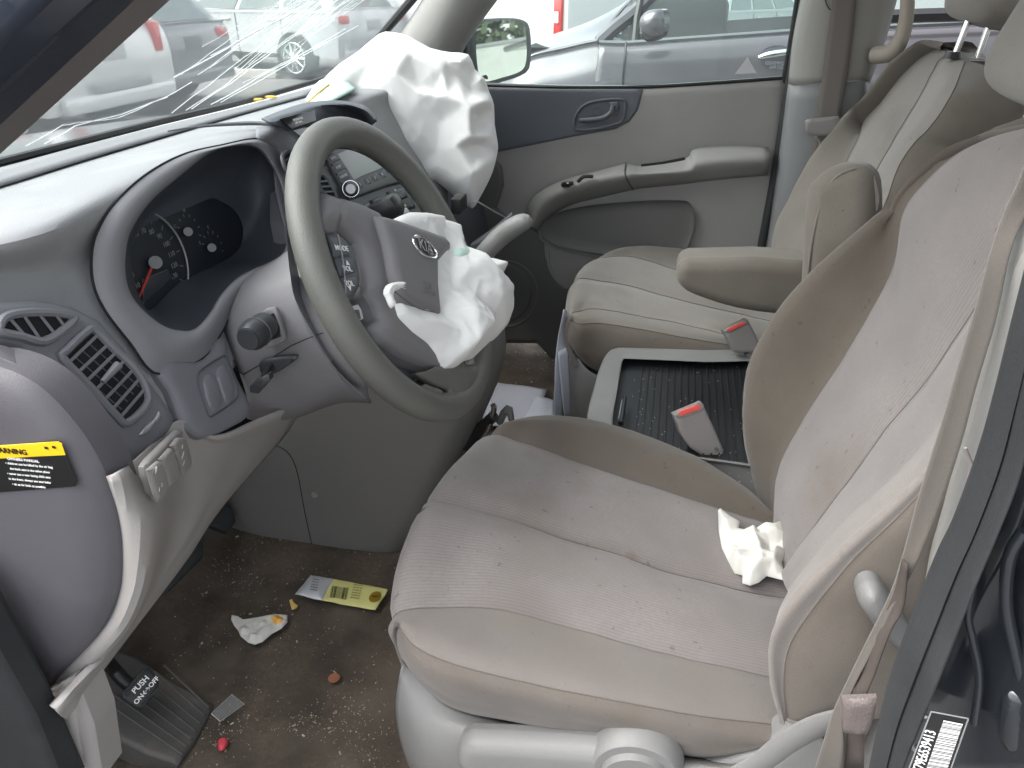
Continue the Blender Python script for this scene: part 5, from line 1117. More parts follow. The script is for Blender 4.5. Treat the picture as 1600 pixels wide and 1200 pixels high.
mb=MB(); mb.tube([P(978,254,Y=1.228),P(976,270,Y=1.194),P(982,285,Y=1.20),P(990,297,Y=1.24)],.0015,CLUS,n=5,sub=4); mb.tube([P(1002,259,Y=1.232),P(1035,255,Y=1.232),P(1070,248,Y=1.232)],.004,DARK,n=8); mb.build('armrest_joint_shade',pd)  # joint line, plus a dark tube painting shade into the pull recess
mb=MB(); ap=Pl(P(900,284,Y=1.215),(0,-.45,.9)); 
mb.plate([(876,288),(880,284),(894,283),(895,287),(890,291),(878,291)],ap,BLACK,off=.004,h=.002,w=.003,thick=.003,res=.01); mb.plate([(901,285),(905,279),(918,273),(928,274),(927,278),(916,281),(908,285)],ap,BLACK,off=.004,h=.004,w=.004,thick=.003,res=.01); 
mb.build('lock_switch',pd)
mb=MB(); mb.box(P(887,287,Y=1.186),(.030,.010,.010),BLACK,Matrix.Rotation(rad(-8),3,'Y'),bev=.002); mb.box(P(887,286,Y=1.179),(.005,.001,.003),WHITE)
mb.tube([P(903,284,Y=1.186),P(912,276,Y=1.184),P(927,276,Y=1.186)],.0045,BLACK,n=8,sub=3); mb.build('window_switch',pd)
# map pocket
mb=MB(); mb.plate([(845,352),(858,338),(885,328),(930,320),(1000,314),(1060,313),(1078,318),(1085,340),(1080,370),(1060,400),(980,400),(920,394),(870,384),(850,370)],DPn,mat('pocket_dark',(.105,.104,.102),.65,bump=.4,bscale=900),off=.046,h=-.012,w=.03,thick=.0,res=.012,sm=3); mb.build('map_pocket',pd)
mb=MB(); mb.tube([DPn.p(*p,.034) for p in [(842,362),(850,378),(880,391),(930,400),(1000,405),(1060,402),(1080,385)]],.0022,DOOR,n=8,sub=4)
mb.tube([DPn.p(*p,.033) for p in [(856,390),(858,415),(868,436),(885,450)]],.0045,DOOR,n=8,sub=4)
mb.tube([DPn.p(*p,.038) for p in cr([V((a,b,0)) for a,b in [(768,412),(800,408),(828,425),(840,455),(832,485),(812,505),(780,512)]],3) for p in [(p.x,p.y)]],.002,CONS,n=6); mb.build('pocket_rim',pd)
SPK=mat('speaker_mesh',(.10,.10,.10),.7,bump=1,bscale=500)
mb=MB(); mb.plate([(768,418),(800,414),(822,430),(832,456),(824,482),(806,498),(768,502)],DPn,SPK,off=.0365,h=.004,w=.008,thick=.002,res=.012,sm=2); mb.build('speaker_grille',pd)
# inner handle
mb=MB(); hb=[(897,196),(899,182),(908,168),(922,160),(945,156),(970,155),(977,160),(976,176),(972,188),(962,194),(932,201),(906,203),(899,201)]
mb.tube(cr([DPn.p(*p,.018) for p in hb],3,True),.0035,DOORD,n=8,closed=True); mb.plate(hb,DPn,CLUS,off=.0145,h=0,w=0,thick=.002,res=.02,sm=2)
mb.tube(cr([DPn.p(*p,.017) for p in [(928,170),(937,170),(937,180),(928,180)]],2,True),.0007,STACK,n=5,closed=True)
mb.build('handle_bezel',pd)
mb=MB(); mb.tube([DPn.p(906,188,.030),DPn.p(925,187,.032),DPn.p(943,184,.032),DPn.p(954,176,.030),DPn.p(958,165,.026)],[.0055,.0065,.0065,.006,.007],STACK,n=10,sub=4); mb.plate([(952,160),(966,159),(967,173),(955,174)],DPn,STACK,off=.022,h=.004,w=.003,thick=.006,res=.01); mb.build('inner_handle',pd)
mb=MB(); mb.tube([DPn.p(*p,.004) for p in [(760,133),(880,136.5),(1005,136),(1120,129.5),(1228,121.5)]],.0045,BLACK,n=6,sub=3); mb.build('window_seal',pd)
mb=MB(); mb.plate([(680,-60),(1262,-60),(1246,40),(1232,126),(1000,140),(740,138),(690,130)],DPn,GLASS,off=-.03,h=0,w=0,thick=.004,res=.2); gl_=mb.build('side_window',pd)
mb=MB(); GI=mat('glass_etching',(.55,.57,.57),.6); gp=DPn.off(-.0285)
mb.text('TEMPERED',gp,GI,(1213,99),.011,off=0,sx=-1); mb.text('AS2 M43',gp,GI,(1213,106),.009,off=0,sx=-1)
mb.tube([gp.p(1230+7*math.cos(a)*.45,98+4*math.sin(a),0) for a in [k*math.pi/6 for k in range(13)]],.0006,GI,n=4); mb.build('glass_marking',gl_)
mb=MB(); mb.plate([(1168,89),(1182,114),(1148,116)],gp,mat('triangle_sticker',(.50,.49,.51),.7),off=-.001,h=0,w=0,thick=.0004,res=.05,edge=.05); mb.build('window_sticker',gl_)
# quarter seal between pillar and glass, wing mirror
mb=MB(); mb.plate([(700,70),(724,30),(728,20),(730,120),(726,132),(700,132)],DPn,BLACK,off=-.02,h=.006,w=.01,thick=.02,res=.02); mb.build('mirror_base',pd)
mc=P(785,80,Y=1.46); d=(mc-CAM).normalized(); r=V((.93,.36,.062)).normalized(); mn=(r-d).normalized()
MP=Pl(mc,mn)
mo_=[(748,118),(744,80),(744,48),(750,38),(765,33),(800,31),(816,36),(821,46),(823,80),(820,104),(808,114),(785,121),(764,127),(752,127)]
ho=[(738,110),(732,80),(732,48),(740,34),(758,29),(800,28),(818,32),(826,44),(828,80),(825,108),(812,119),(788,127),(764,133),(748,131)]
HG=mat('mirror_housing',(.045,.05,.06),.5,bump=.3,bscale=700)
mb=MB(); mb.plate(ho,MP,HG,off=-.006,h=.010,w=.012,thick=.09,res=.014,sm=2); mb.build('mirror_housing',pd)
mb=MB(); mb.plate(mo_,MP,mat('mirror_glass',(.86,.88,.88),.02,metal=1),off=.0052,h=0,w=0,thick=.002,res=.2,sm=2); mb.build('mirror_glass',pd)
# ================================================================ pedals and foot area
FRp=Pl(P(230,1100,Z=.035),(.42,.10,1))
fr_=thing('foot_rest','ribbed grey plastic foot rest and sill cover beside the parking brake pedal','foot rest',tuple(P(230,1150,Z=0)))
GREYR=mat('footrest_grey',(.075,.072,.070),.6,bump=.6,bscale=300,var=.2,dirt=(.14,.12,.10),damt=.5,dscale=12)
ol=[(120,1060),(150,1020),(178,1016),(215,1030),(262,1062),(335,1103),(322,1130),(305,1160),(278,1196),(230,1180),(180,1155),(140,1120)]
mb=MB(); mb.plate(ol,FRp,GREYR,h=.006,w=.008,thick=.035,res=.010,off=.0); o=mb.build('rest_plate',fr_)
mb=MB()
for k in range(7):
    a=(150+k*16-10,1095-k*9+20); b=(285+k*7.0,1178-k*12)
    mb.tube([FRp.p(a[0]+20,a[1]-22,.0075),FRp.p(*b,.0075)],.0016,GREYR,n=6)
mb.build('rest_rib',fr_)
pk=thing('parking_brake_pedal','black parking brake pedal with lettered pad above the foot rest','pedal',tuple(P(218,1080,Z=.06)))
PP=Pl(P(220,1078,Z=.085),(.55,-.35,.75),up=(-.3,.7,0))
pad=[(190,1083),(222,1046),(232,1043),(248,1062),(248,1074),(224,1105),(214,1106),(192,1092)]
mb=MB(); mb.plate(pad,PP,RUBBER,h=.004,w=.005,thick=.014,res=.008,off=0); pp=mb.build('pedal_pad',pk)
def lettered(txt,a,b,sz,off=.0046):
    A=V((*PP.uv(PP.p(*a)),0)); B=V((*PP.uv(PP.p(*b)),0)); dd=B-A; mb.text(txt,PP,WHITE,None,sz,world=PP.w(*((A+B)/2).xy),off=off,rot=math.atan2(dd.y,dd.x),bold=.0002)
mb=MB(); lettered('PUSH',(209,1081),(229,1060),.0115); lettered('ON\u2194OFF',(215,1095),(242,1064),.0095); mb.build('pad_lettering',pp)
mb=MB()
for k in (0,1,2,3):
    s_=[(194,1085,226,1047),(197,1088,228,1050),(219,1103,246,1070),(222,1104,248,1073)][k]; mb.tube([PP.p(s_[0],s_[1],.0045),PP.p(s_[2],s_[3],.0045)],.0008,BLACK,n=5)
mb.build('pad_groove',pp)
mb=MB(); mb.tube([P(212,1078,Z=.075),P(190,1060,Z=.09),P(175,1042,Z=.11),P(158,1025,Z=.16)],.010,BLACK,n=10,sub=4); mb.build('pedal_arm',pk)
def pedal(name,label,ol,Z,n):
    t=thing(name,label,'pedal',tuple(P(*ol[0],Z=0.02))); pl=Pl(P(*ol[0],Z=Z),n); mb=MB(); mb.plate(ol,pl,RUBBER,h=.004,w=.006,thick=.012,res=.01); mb.build('pedal_pad',t)
    mb=MB(); c=pl.p(ol[2][0]-20,ol[2][1]-5,-.01); mb.tube([c,c+V((-.06,0,.10))],.008,BLACK,n=8); mb.build('pedal_arm',t)
pedal('brake_pedal','dark rubber brake pedal half hidden under the lower dash trim',[(236,915),(282,850),(305,838),(318,852),(316,872),(262,926),(250,931)],.13,(.7,-.1,.6))
pedal('accelerator_pedal','slim black accelerator pedal tucked at the console foot',[(318,800),(345,780),(362,797),(368,815),(356,832),(330,822)],.10,(.7,-.1,.6))
# ================================================================ litter
def fixed(pl_pts): return pl_pts
FL=Pl((0,0,.006),(0,0,1),up=(0,1,0))
cloth('paper_tissue',[(361,968),(362,961),(372,963),(380,968),(396,966),(416,962),(434,960),(449,961),(449,972),(440,982),(425,990),(410,1003),(398,1007),(388,1004),(376,994),(372,985),(366,978)],FL,TISSUE,[((372,970),(395,985),.008,.004),((395,985),(430,965),.010,.005),((390,1000),(410,985),.007,.004),((380,985),(400,970),-.006,.004),((430,985),(445,965),.006,.004)],h=.002,w=.004,res=.0018,amp=.001,sc=90,thick=.0006,sm=0,off=.004,facet=dict(n=300,gap=.007,z=(-.001,.008),sr=.0008),label='torn white tissue with an orange stain on the carpet',cat='tissue',seed=2,patches=[([(422,964),(434,961),(443,966),(440,973),(430,976)],mat('orange_stain',(.75,.40,.08),.7))])
TI=Pl(P(1180,860,Z=.345),(-.25,-.25,1),up=(0,1,0))
cloth('crumpled_tissue',[(1122,797),(1126,794),(1140,806),(1156,815),(1154,826),(1172,829),(1176,830),(1196,822),(1222,815),(1230,838),(1229,862),(1222,878),(1226,894),(1230,908),(1214,904),(1198,900),(1186,910),(1172,915),(1160,911),(1160,899),(1148,896),(1138,878),(1128,858),(1123,830)],TI,TISSUE,
 [((1125,800),(1165,850),.014,.006),((1165,850),(1160,900),.014,.005),((1165,850),(1215,825),.016,.006),((1175,860),(1210,890),.016,.005),((1190,845),(1195,880),-.014,.005),((1150,830),(1140,870),-.012,.005),((1210,840),(1222,900),.012,.005),((1180,905),(1190,870),.010,.004),((1165,870),(1185,860),.016,.004)],
 h=.003,w=.006,res=.0022,amp=.0015,sc=70,thick=.0006,sm=0,off=.004,facet=dict(n=700,gap=.0085,z=(-.005,.022),sr=.0010),label='crumpled cream tissue lying on the driver seat against the backrest',cat='tissue',seed=5)
# sachet
SA=Pl((0,0,.010),(0,0,1),up=(0,1,0))
SIL=mat('sachet_silver',(.50,.52,.55),.35,metal=.3); YL=mat('sachet_yellow',(.60,.58,.22),.4); GOLD=mat('sachet_gold',(.35,.22,.02),.3,metal=.5)
def h2(x,y,d): return .0012*noise.noise(V((x*60,y*60,0)))+.002*min(1,d/.01)
sac=thing('foil_sachet','empty silver and yellow foil sachet with barcode on the floor carpet','sachet',tuple(SA.p(533,925)))
mb=MB(); mb.plate([(461,928),(473,914),(486,898),(488,899),(522,905),(512,920),(504,938),(492,936)],SA,SIL,h=.001,w=.003,thick=.001,res=.006,hf=h2); mb.plate([(522,905),(540,908),(606,921),(603,928),(596,938),(588,951),(586,953),(546,946),(504,938),(512,920)],SA,YL,h=.001,w=.003,thick=.001,res=.006,hf=h2); mb.build('pouch',sac)
ra_=math.atan2(*( (lambda a:(a.y,a.x))(V((*SA.uv(SA.p(600,925)),0))-V((*SA.uv(SA.p(480,905)),0)))))
mb=MB()
for k in range(16):
    x=516+k*1.7; mb.tube([SA.p(x+3,915+k*.25,.0045),SA.p(x-1,933+k*.25,.0045)],rnd.choice((.0003,.0006)),BLACK,n=4)
mb.build('barcode',sac); mb=MB()
for k in range(5): mb.text('serving size',SA,LBK,None,.0030,world=SA.p(494-k*1,908+k*4,0),off=.0045,rot=ra_,sx=1)
mb.build('printed_text',sac); mb=MB()
for k in range(6): mb.text('ingredients salt',SA,LBK,None,.0028,world=SA.p(560-k*1.0,917+k*4,0),off=.0045,rot=ra_)
mb.build('printed_text',sac)
mb=MB(); q=SA.uv(SA.p(586,935)); mb.plate(None,SA,GOLD,uvpts=[(q[0]+.0105*math.cos(a),q[1]+.014*math.sin(a)) for a in [k*math.pi/10 for k in range(20)]],off=.0042,h=.0004,w=.001,thick=.0004,res=.006); mb.text('BEST',SA,BLACK,None,.005,world=SA.w(*q),off=.0052,rot=ra_); mb.build('round_seal',sac)
# papers by the passenger foot well
def sheet(name,pts,m,label,cat,amp=.002,th=.001):
    mb=MB(); mb.loft(pts,m,sub=(5,5),wr=amp,ws=18); o=mb.build(name,label=label,cat=cat); solid(o,th,0); return o
sheet('paper_sheet',[[P(778,598,Z=.02),P(810,602,Z=.022),P(855,609,Z=.018)],[P(765,625,Z=.03),P(808,622,Z=.026),P(848,626,Z=.02)],[P(750,665,Z=.012),P(795,665,Z=.014),P(838,665,Z=.012)]],PAPER,'white paper sheet flat on the far floor beside the console','paper')
sheet('paper_sheet',[[P(838,618,Z=.030),P(850,621,Z=.036),P(866,626,Z=.026)],[P(828,640,Z=.03),P(845,642,Z=.034),P(866,645,Z=.028)],[P(812,664,Z=.016),P(838,668,Z=.02),P(864,668,Z=.02)]],PAPER,'small folded white sheet lying over the flat paper sheet','paper')
sheet('letter',[[P(880,483,Y=.66),P(886,486,Y=.68)],[P(872,530,Y=.655),P(884,530,Y=.675)],[P(868,560,Y=.65),P(884,552,Y=.67)],[P(866,600,Y=.645),P(880,600,Y=.665)],[P(866,668,Y=.64),P(878,668,Y=.66)]],PAPER,'folded white letter wedged upright against the front of the passenger seat','letter',amp=.002)
sheet('letter',[[P(872,550,Y=.645),P(888,540,Y=.665)],[P(876,600,Y=.64),P(890,600,Y=.66)],[P(882,650,Y=.64),P(893,652,Y=.66)]],PAPER,'shorter folded letter leaning behind the tall white letter','letter',amp=.001)
# seat rail lever at the foot of the console
mb=MB(); mb.plate([(775,660),(782,642),(790,634),(799,638),(804,664),(797,666),(792,648),(782,668)],Pl((0,.34,0),(0,-1,.3)),SKIRT,h=.004,w=.004,thick=.01,res=.01); mb.tube([P(750,690,Y=.36),P(764,668,Y=.36),P(772,640,Y=.36),P(770,632,Y=.36)],.005,CHROME,n=10,sub=4); mb.tube([P(725,700,Y=.36),P(750,670,Y=.37),P(772,650,Y=.36)],.010,BLACK,n=8,sub=3)
mb.build('seat_slide_lever',label='grey curved lever and cables at the foot of the console',cat='lever')
COP=mat('copper',(.40,.17,.10),.35,metal=.7)
mb=MB(); q=P(522,1060,Z=.006); mb.tube([q,q+V((0,0,.0015))],.0095,COP,n=24); mb.tube([q+V((0,0,.0015)),q+V((0,0,.002))],.0045,COP,n=12); mb.build('coin',label='copper penny lying on the carpet in front of the seat',cat='coin')
mb=MB(); mb.plate([(340,1160),(346,1154),(354,1154),(356,1160),(350,1170),(342,1172)],FL,mat('red_bit',(.55,.05,.07),.5),h=.005,w=.005,thick=.002,res=.004,sm=2); mb.build('candy_piece',label='small red candy piece on the carpet near the foot rest',cat='candy')
mb=MB(); mb.plate([(452,938),(457,936),(460,942),(466,946),(462,950),(456,952),(454,946)],FL,mat('chip_yellow',(.60,.42,.12),.7),h=.003,w=.004,thick=.002,res=.004); mb.build('food_crumb',label='yellow food crumb between the tissue and the foil sachet',cat='crumb')
CLR=glassmat('clear_plastic',(.8,.8,.8),.1)
mb=MB(); c=[P(330,1115,Z=.02),P(362,1085,Z=.02),P(382,1100,Z=.012),P(344,1127,Z=.012)]; mb.prism(c,(0,0,0),(0,0,.0015),CLR); 
for a,b in zip(c,c[1:]+c[:1]): mb.tube([a,b],.0006,SILVER,n=5)
mb.build('plastic_cover',label='clear rectangular plastic cover lying off the foot rest end',cat='plastic piece')
FLK=[((508,868),.003),((552,887),.003),((238,965),.004),((493,1150),.004),((222,1037),.004),((366,1134),.003),((608,1046),.004)]
for i,(p,s) in enumerate(FLK): pass
# ================================================================ outside
ASP=mat('asphalt',(.16,.16,.155),.9,bump=.6,bscale=60,var=.25,vscale=2)
gm=MB(); gm.add([(-60,-30,GZ),(60,-30,GZ),(60,90,GZ),(-60,90,GZ)],[(0,1,2,3)],ASP); gm.build('ground',kind='structure')
CG=mat('car_glass',(.10,.135,.13),.05,spec=.8); TYR=mat('tyre',(.02,.02,.02),.8); ALLOY=mat('alloy',(.55,.56,.57),.3,metal=.7); TAIL=mat('tail_lamp',(.50,.03,.03),.2,coat=.5); HEADL=mat('head_lamp',(.7,.72,.73),.1,coat=.5)
TXB=mat('sign_blue',(.10,.20,.22),.6)
def car(label,loc,rz,L,Wd,H,col,kind='suv',group=None,cat='car',rough=.25,detail=True,name='parked_car'):
    t=thing(name,label,cat,loc,group)
    M=Matrix.Rotation(rz,3,'Z'); O=V(loc)
    PT=mat('paint_'+label[:12],col,rough,metal=.15,coat=.6)
    # local: x forward(+), y left, z up ; sections
    def w(x,y,z): return O+M@V((x,y,z))
    hb=.52*H if kind!='van' else .45*H
    prof={'suv':[(-.5,.22),(-.505,.45),(-.49,.62),(-.42,.64),(.22,.62),(.42,.55),(.485,.50),(.505,.35),(.49,.20)],
          'van':[(-.5,.2),(-.505,.4),(-.49,.62),(-.42,.64),(.30,.62),(.42,.56),(.485,.48),(.5,.33),(.49,.2)]}['suv' if kind in('suv','sedan') else 'van']
    mb=MB()
    rows=[]
    for yk,sx,dz in ((1,.985,-.03),(1.0,1,0),(.9,1.0,.012),(0,1.01,.02),(-.9,1.0,.012),(-1.0,1,0),(-1,.985,-.03)):
        rows.append([w(x*L*sx,yk*Wd/2,(z+ (dz if z>.3 else 0))*H) for x,z in prof])
    mb.loft(rows,PT,sub=(3,2)); 
    mb.prism([w(x*L*.985,Wd/2*.995,z*H-.01) for x,z in prof],(0,0,0),M@V((0,-Wd*.995,0)),PT)
    g0,g1,g2,g3={'suv':(-.485,-.40,.10,.26),'van':(-.49,-.455,.18,.36),'sedan':(-.36,-.20,.08,.27)}[kind]
    bot=[(g0,.62),(g3,.60)]; 
    # greenhouse: frustum
    y0,y1=Wd/2*.96,Wd/2*.78
    def fr(xa,xb,za,ya): return [w(xa*L,ya,za*H),w(xb*L,ya,za*H),w(xb*L,-ya,za*H),w(xa*L,-ya,za*H)]
    r0=fr(g0,g3,.61,y0); r1=fr(g1+.01,g2-.0,.955,y1); r2=fr(g1+.05,g2-.06,1.0,y1*.8)
    mb.add(r0+r1+r2,[(0,1,5,4),(1,2,6,5),(2,3,7,6),(3,0,4,7),(4,5,9,8),(5,6,10,9),(6,7,11,10),(7,4,8,11),(8,9,10,11)],PT,smooth=False)
    mb.build('body',t)
    def quad(a,b,c,d,m,nm,push,k=.0):
        q=[a,b,c,d]; n=(b-a).cross(d-a).normalized(); cc=sum(q,V())/4
        if n.dot(cc-w(0,0,H*.6))<0: n=-n
        mm=MB(); mm.prism(q,n*.004,n*push,m); return mm.build(nm,t)
    def lerp2(u,v,A,B,C,D): return A.lerp(B,u).lerp(D.lerp(C,u),v)
    for s in (0,1):
        A,B,C_,D=(r0[0],r0[1],r1[1],r1[0]) if s==0 else (r0[3],r0[2],r1[2],r1[3])
        for (u0,u1) in ([(.05,.30),(.33,.60),(.63,.93)] if kind!='sedan' else [(.10,.48),(.52,.92)]):
            quad(lerp2(u0,.1,A,B,C_,D),lerp2(u1,.1,A,B,C_,D),lerp2(min(u1,.88),.88,A,B,C_,D),lerp2(max(u0,.06),.88,A,B,C_,D),CG,'side_window',.012)
    quad(lerp2(.06,.08,r0[1],r0[2],r1[2],r1[1]),lerp2(.94,.08,r0[1],r0[2],r1[2],r1[1]),lerp2(.92,.93,r0[1],r0[2],r1[2],r1[1]),lerp2(.08,.93,r0[1],r0[2],r1[2],r1[1]),CG,'windscreen',.012)
    quad(lerp2(.08,.15,r0[0],r0[3],r1[3],r1[0]),lerp2(.92,.15,r0[0],r0[3],r1[3],r1[0]),lerp2(.88,.88,r0[0],r0[3],r1[3],r1[0]),lerp2(.12,.88,r0[0],r0[3],r1[3],r1[0]),CG,'rear_window',.012)
    for sx in (-.30,.32):
        for sy in (1,-1):
            mm=MB(); c=w(sx*L,sy*(Wd/2-.09),.33); ax=M@V((0,sy,0)); R_=.335
            mm.tube([c-ax*.11,c-ax*.10,c+ax*.10,c+ax*.115],[R_*.92,R_,R_,R_*.90],TYR,n=28); wh=mm.build('wheel',t)
            mm=MB(); mm.tube([c+ax*.08,c+ax*.122],[R_*.72,R_*.70],mat('w',(.05,.05,.05),.5) if 0 else TYR,n=24)
            u=M@V((1,0,0)); 
            mm.tube([c+ax*.12+(u*math.cos(k*math.pi/12)+V((0,0,1))*math.sin(k*math.pi/12))*R_*.68 for k in range(24)],.016,ALLOY,n=6,closed=True)
            for k in range(10):
                a=2*math.pi*k/10; mm.tube([c+ax*.125,c+ax*.122+(u*math.cos(a)+V((0,0,1))*math.sin(a))*R_*.67],[.03,.017],ALLOY,n=5)
            mm.tube([c+ax*.12,c+ax*.14],.05,ALLOY,n=10); mm.build('rim',wh)
            mm=MB(); pts=[c+ax*.085+(u*math.cos(a)+V((0,0,1))*math.sin(a))*R_*1.10 for a in [math.pi*k/12 for k in range(-1,14)]]
            mm.tube(pts,.035,BLACK,n=6); mm.build('wheel_arch',t)
    for sy in (1,-1):
        mm=MB(); mm.box(w(-.498*L,sy*Wd*.40,.56*H),(.10,.22 if kind!='van' else .14,.12 if kind=='suv' else .30),TAIL,M,bev=.02); mm.build('tail_lamp',t)
        mm=MB(); mm.box(w(.478*L,sy*Wd*.38,.47*H),(.14,.34,.12),HEADL,M,bev=.03); mm.build('head_lamp',t)
        mm=MB(); mm.box(w(.20*L,sy*(Wd/2+.08),.64*H),(.12,.20,.13),PT,M,bev=.03); mm.build('side_mirror',t)
        mm=MB(); 
        for xx in (.02,-.20): mm.box(w(xx*L,sy*(Wd/2+.012),.55*H),(.2,.03,.03),PT if detail else PT,M,bev=.01)
        mm.build('door_handle',t)
        mm=MB()
        for xx in (.20,-.03,-.25): mm.box(w(xx*L,sy*(Wd/2+.001),.42*H),(.008,.006,.36*H),BLACK,M)
        mm.box(w(0,sy*(Wd/2+.004),.22*H),(.82*L,.02,.06),BLACK,M); mm.build('door_gap',t)
    mm=MB(); mm.box(w(-.51*L,0,.24*H),(.10,Wd*.9,.16),PT,M,bev=.04); mm.build('rear_bumper',t)
    mm=MB(); mm.box(w(-.508*L,0,.50*H),(.02,.36,.16),mat('plate_recess'+label[:8],tuple(k*.7 for k in col),.5),M,bev=.005); mm.build('number_plate',t)
    return t,w,M
def gp(px,py): return P(px,py,Z=GZ)
WHT=(.62,.63,.64); SLV=(.42,.43,.43)
def carat(label,px,py,rz,L,Wd,H,col,**k):
    q=gp(px,py); return car(label,(q.x,q.y,GZ),rz,L,Wd,H,col,**k)
# silver/white sport utility seen from the side through the windscreen (its front points left)
t,w,M=car('white sport utility car with many spoked alloy wheels seen side on through the cracked windscreen',(-6.95,13.1,GZ),rad(163),4.6,1.85,1.62,(.50,.52,.53))
# silver minivan close behind the windscreen, tail towards us
t2,w2,M2=car('silver minivan seen from its tail through the left of the windscreen',(-7.75,6.6,GZ),rad(180),4.8,1.95,1.65,(.60,.59,.575),kind='van')
mm=MB(); mm.box(w2(-2.49,0,.52),(.02,.9,.09),mat('bumper_step',(.30,.30,.29),.5),M2,bev=.01); mm.build('bumper_step',t2)
mm=MB(); mm.box(w2(-2.47,0,1.02),(.02,.5,.03),CHROME,M2,bev=.005); mm.build('tailgate_strip',t2)
car('dark grey hatchback standing behind the silver minivan with red tail lamps',(-7.95,8.75,GZ),rad(180),4.3,1.8,1.52,(.16,.17,.18))
car('silver saloon at the far left edge of the windscreen',(-7.6,4.4,GZ),rad(180),4.5,1.8,1.42,(.46,.46,.45),kind='sedan')
car('white estate car behind the sport utility car near the far pillar',(-7.6,20,GZ),rad(175),4.5,1.8,1.5,(.60,.61,.62))
car('pale silver car in the back row beyond the far pillar',(-12.5,25,GZ),rad(170),4.5,1.8,1.5,(.5,.5,.5))
car('dark blue hatchback in the distance past the white van',(3.4,22,GZ),rad(10),4.3,1.8,1.5,(.05,.07,.10))
car('white pickup sized car parked beside the white van',(1.4,17.5,GZ),rad(60),4.6,1.85,1.5,WHT)
car('white car visible through the windows of the grey neighbour car',(4.2,8.2,GZ),rad(200),4.5,1.8,1.5,WHT,kind='sedan')
car('far white car behind the grey neighbour car',(6.6,12.5,GZ),rad(185),4.5,1.8,1.5,WHT)
# white lorry with writing at top left
VANW=mat('van_white',(.66,.68,.69),.4)
lt=thing('box_truck','white panel truck with faint slogan lettering at the top left','truck',(-12,17.6,GZ))
O=V((-12,17.6,GZ)); 
mb=MB(); mb.box(O+V((0,0,1.7)),(7.5,2.4,2.7),VANW,bev=.08); mb.build('body',lt)
TPp=Pl(O+V((0,-1.215,0)),(0,-1,0))
mb=MB(); mb.text('CBRE',TPp,TXB,(241,7),.30,off=.01,align='CENTER',bold=.004)
for k,s_ in enumerate(('The environment','is someone','else\'s business')): mb.text(s_,TPp,TXB,(334,3+k*9),.19,off=.01,align='RIGHT')
mb.build('slogan_lettering',lt)
mb=MB()
for x in (-2.4,2.4): mb.tube([O+V((x,-1.2,.4)),O+V((x,-.9,.4))],.4,TYR,n=24)
mb.build('wheel',lt); mb=MB(); mb.box(O+V((0,0,.42)),(7,2.2,.2),BLACK); mb.build('chassis',lt)
mb=MB(); mb.box(O+V((3.0,-1.21,2.3)),(1.0,.01,.8),mat('sign_teal',(.20,.45,.55),.5)); mb.build('blue_panel',lt)
# white delivery van with a red stripe past the far pillar
a=P(738,40,Y=10.5); b=P(885,40,Y=10.5)
dv=thing('delivery_van','white delivery van with red stripe and tall red tail lamp beyond the wing mirror','van',(b.x,10.6,GZ)); dv.rotation_euler.z=rad(-40)
mb=MB(); cx=b.x-2.9
mb.box((cx,11.6,GZ+1.45),(5.8,2.0,2.2),VANW,bev=.10); mb.build('body',dv)
mb=MB(); mb.box((cx-.2,10.592,GZ+1.76),(4.6,.012,.05),mat('stripe_red',(.45,.04,.04),.5)); mb.build('red_stripe',dv)
mb=MB(); q=P(867,25,Y=10.55); mb.box((q.x,10.585,q.z),(.16,.06,.50),TAIL,bev=.02); mb.box((q.x,10.55,q.z-.02),(.08,.02,.14),HEADL); mb.build('tail_lamp',dv)
mb=MB(); mb.box((cx,10.62,GZ+.42),(5.7,.12,.22),BLACK,bev=.03); mb.build('bumper',dv)
mb=MB()
for x in (-1.9,1.9): mb.tube([(cx+x,10.55,GZ+.36),(cx+x,10.85,GZ+.36)],.36,TYR,n=24)
mb.build('wheel',dv)
mb=MB(); vp_=Pl((0,10.59,0),(0,-1,0)); mb.text('FLEET',vp_,TXB,(745,36),.14,off=.01) if 0 else None
# ---------------- grey neighbour car
NY=3.3
NP=Pl((0,NY,0),(0,-1,0))
GRY=mat('neighbour_paint',(.095,.091,.102),.25,metal=.25,coat=.7)
nc=thing('neighbour_car','grey lilac people carrier parked alongside, filling the passenger window','car',(1.2,4.2,GZ))
def shell(ol,nm,th,h=.03,w=.06,m=GRY,off=0,res=.06,pl=NP,par=nc,sm=0,hf=None):
    mb=MB(); mb.plate(ol,pl,m,h=h,w=w,thick=th,res=res,off=off,sm=sm,hf=hf); return mb.build(nm,par)
# the door side
mb=MB()
belt=[(936,67),(980,68),(1060,62),(1160,55),(1260,48),(1380,42),(1500,36),(1700,28),(2000,20)]
def side(z0,dy): return None
rows=[[P(*p,Y=NY+.10)+V((0,0,.0)) for p in belt]]
rows.append([P(*p,Y=NY+.02)+V((0,0,-.03)) for p in belt])
rows.append([V((q.x,NY-.015,q.z-.14)) for q in rows[0]])
rows.append([V((q.x,NY-.03,q.z-.28)) for q in rows[0]])
rows.append([V((q.x,NY+.01,q.z-.42)) for q in rows[0]])
rows.append([V((q.x,NY-.01,q.z-.60)) for q in rows[0]])
rows.append([V((q.x,NY+.05,GZ+.22)) for q in rows[0]])
mb.loft(rows,GRY,sub=(4,5)); o=mb.build('door_side',nc); solid(o,.02,1)
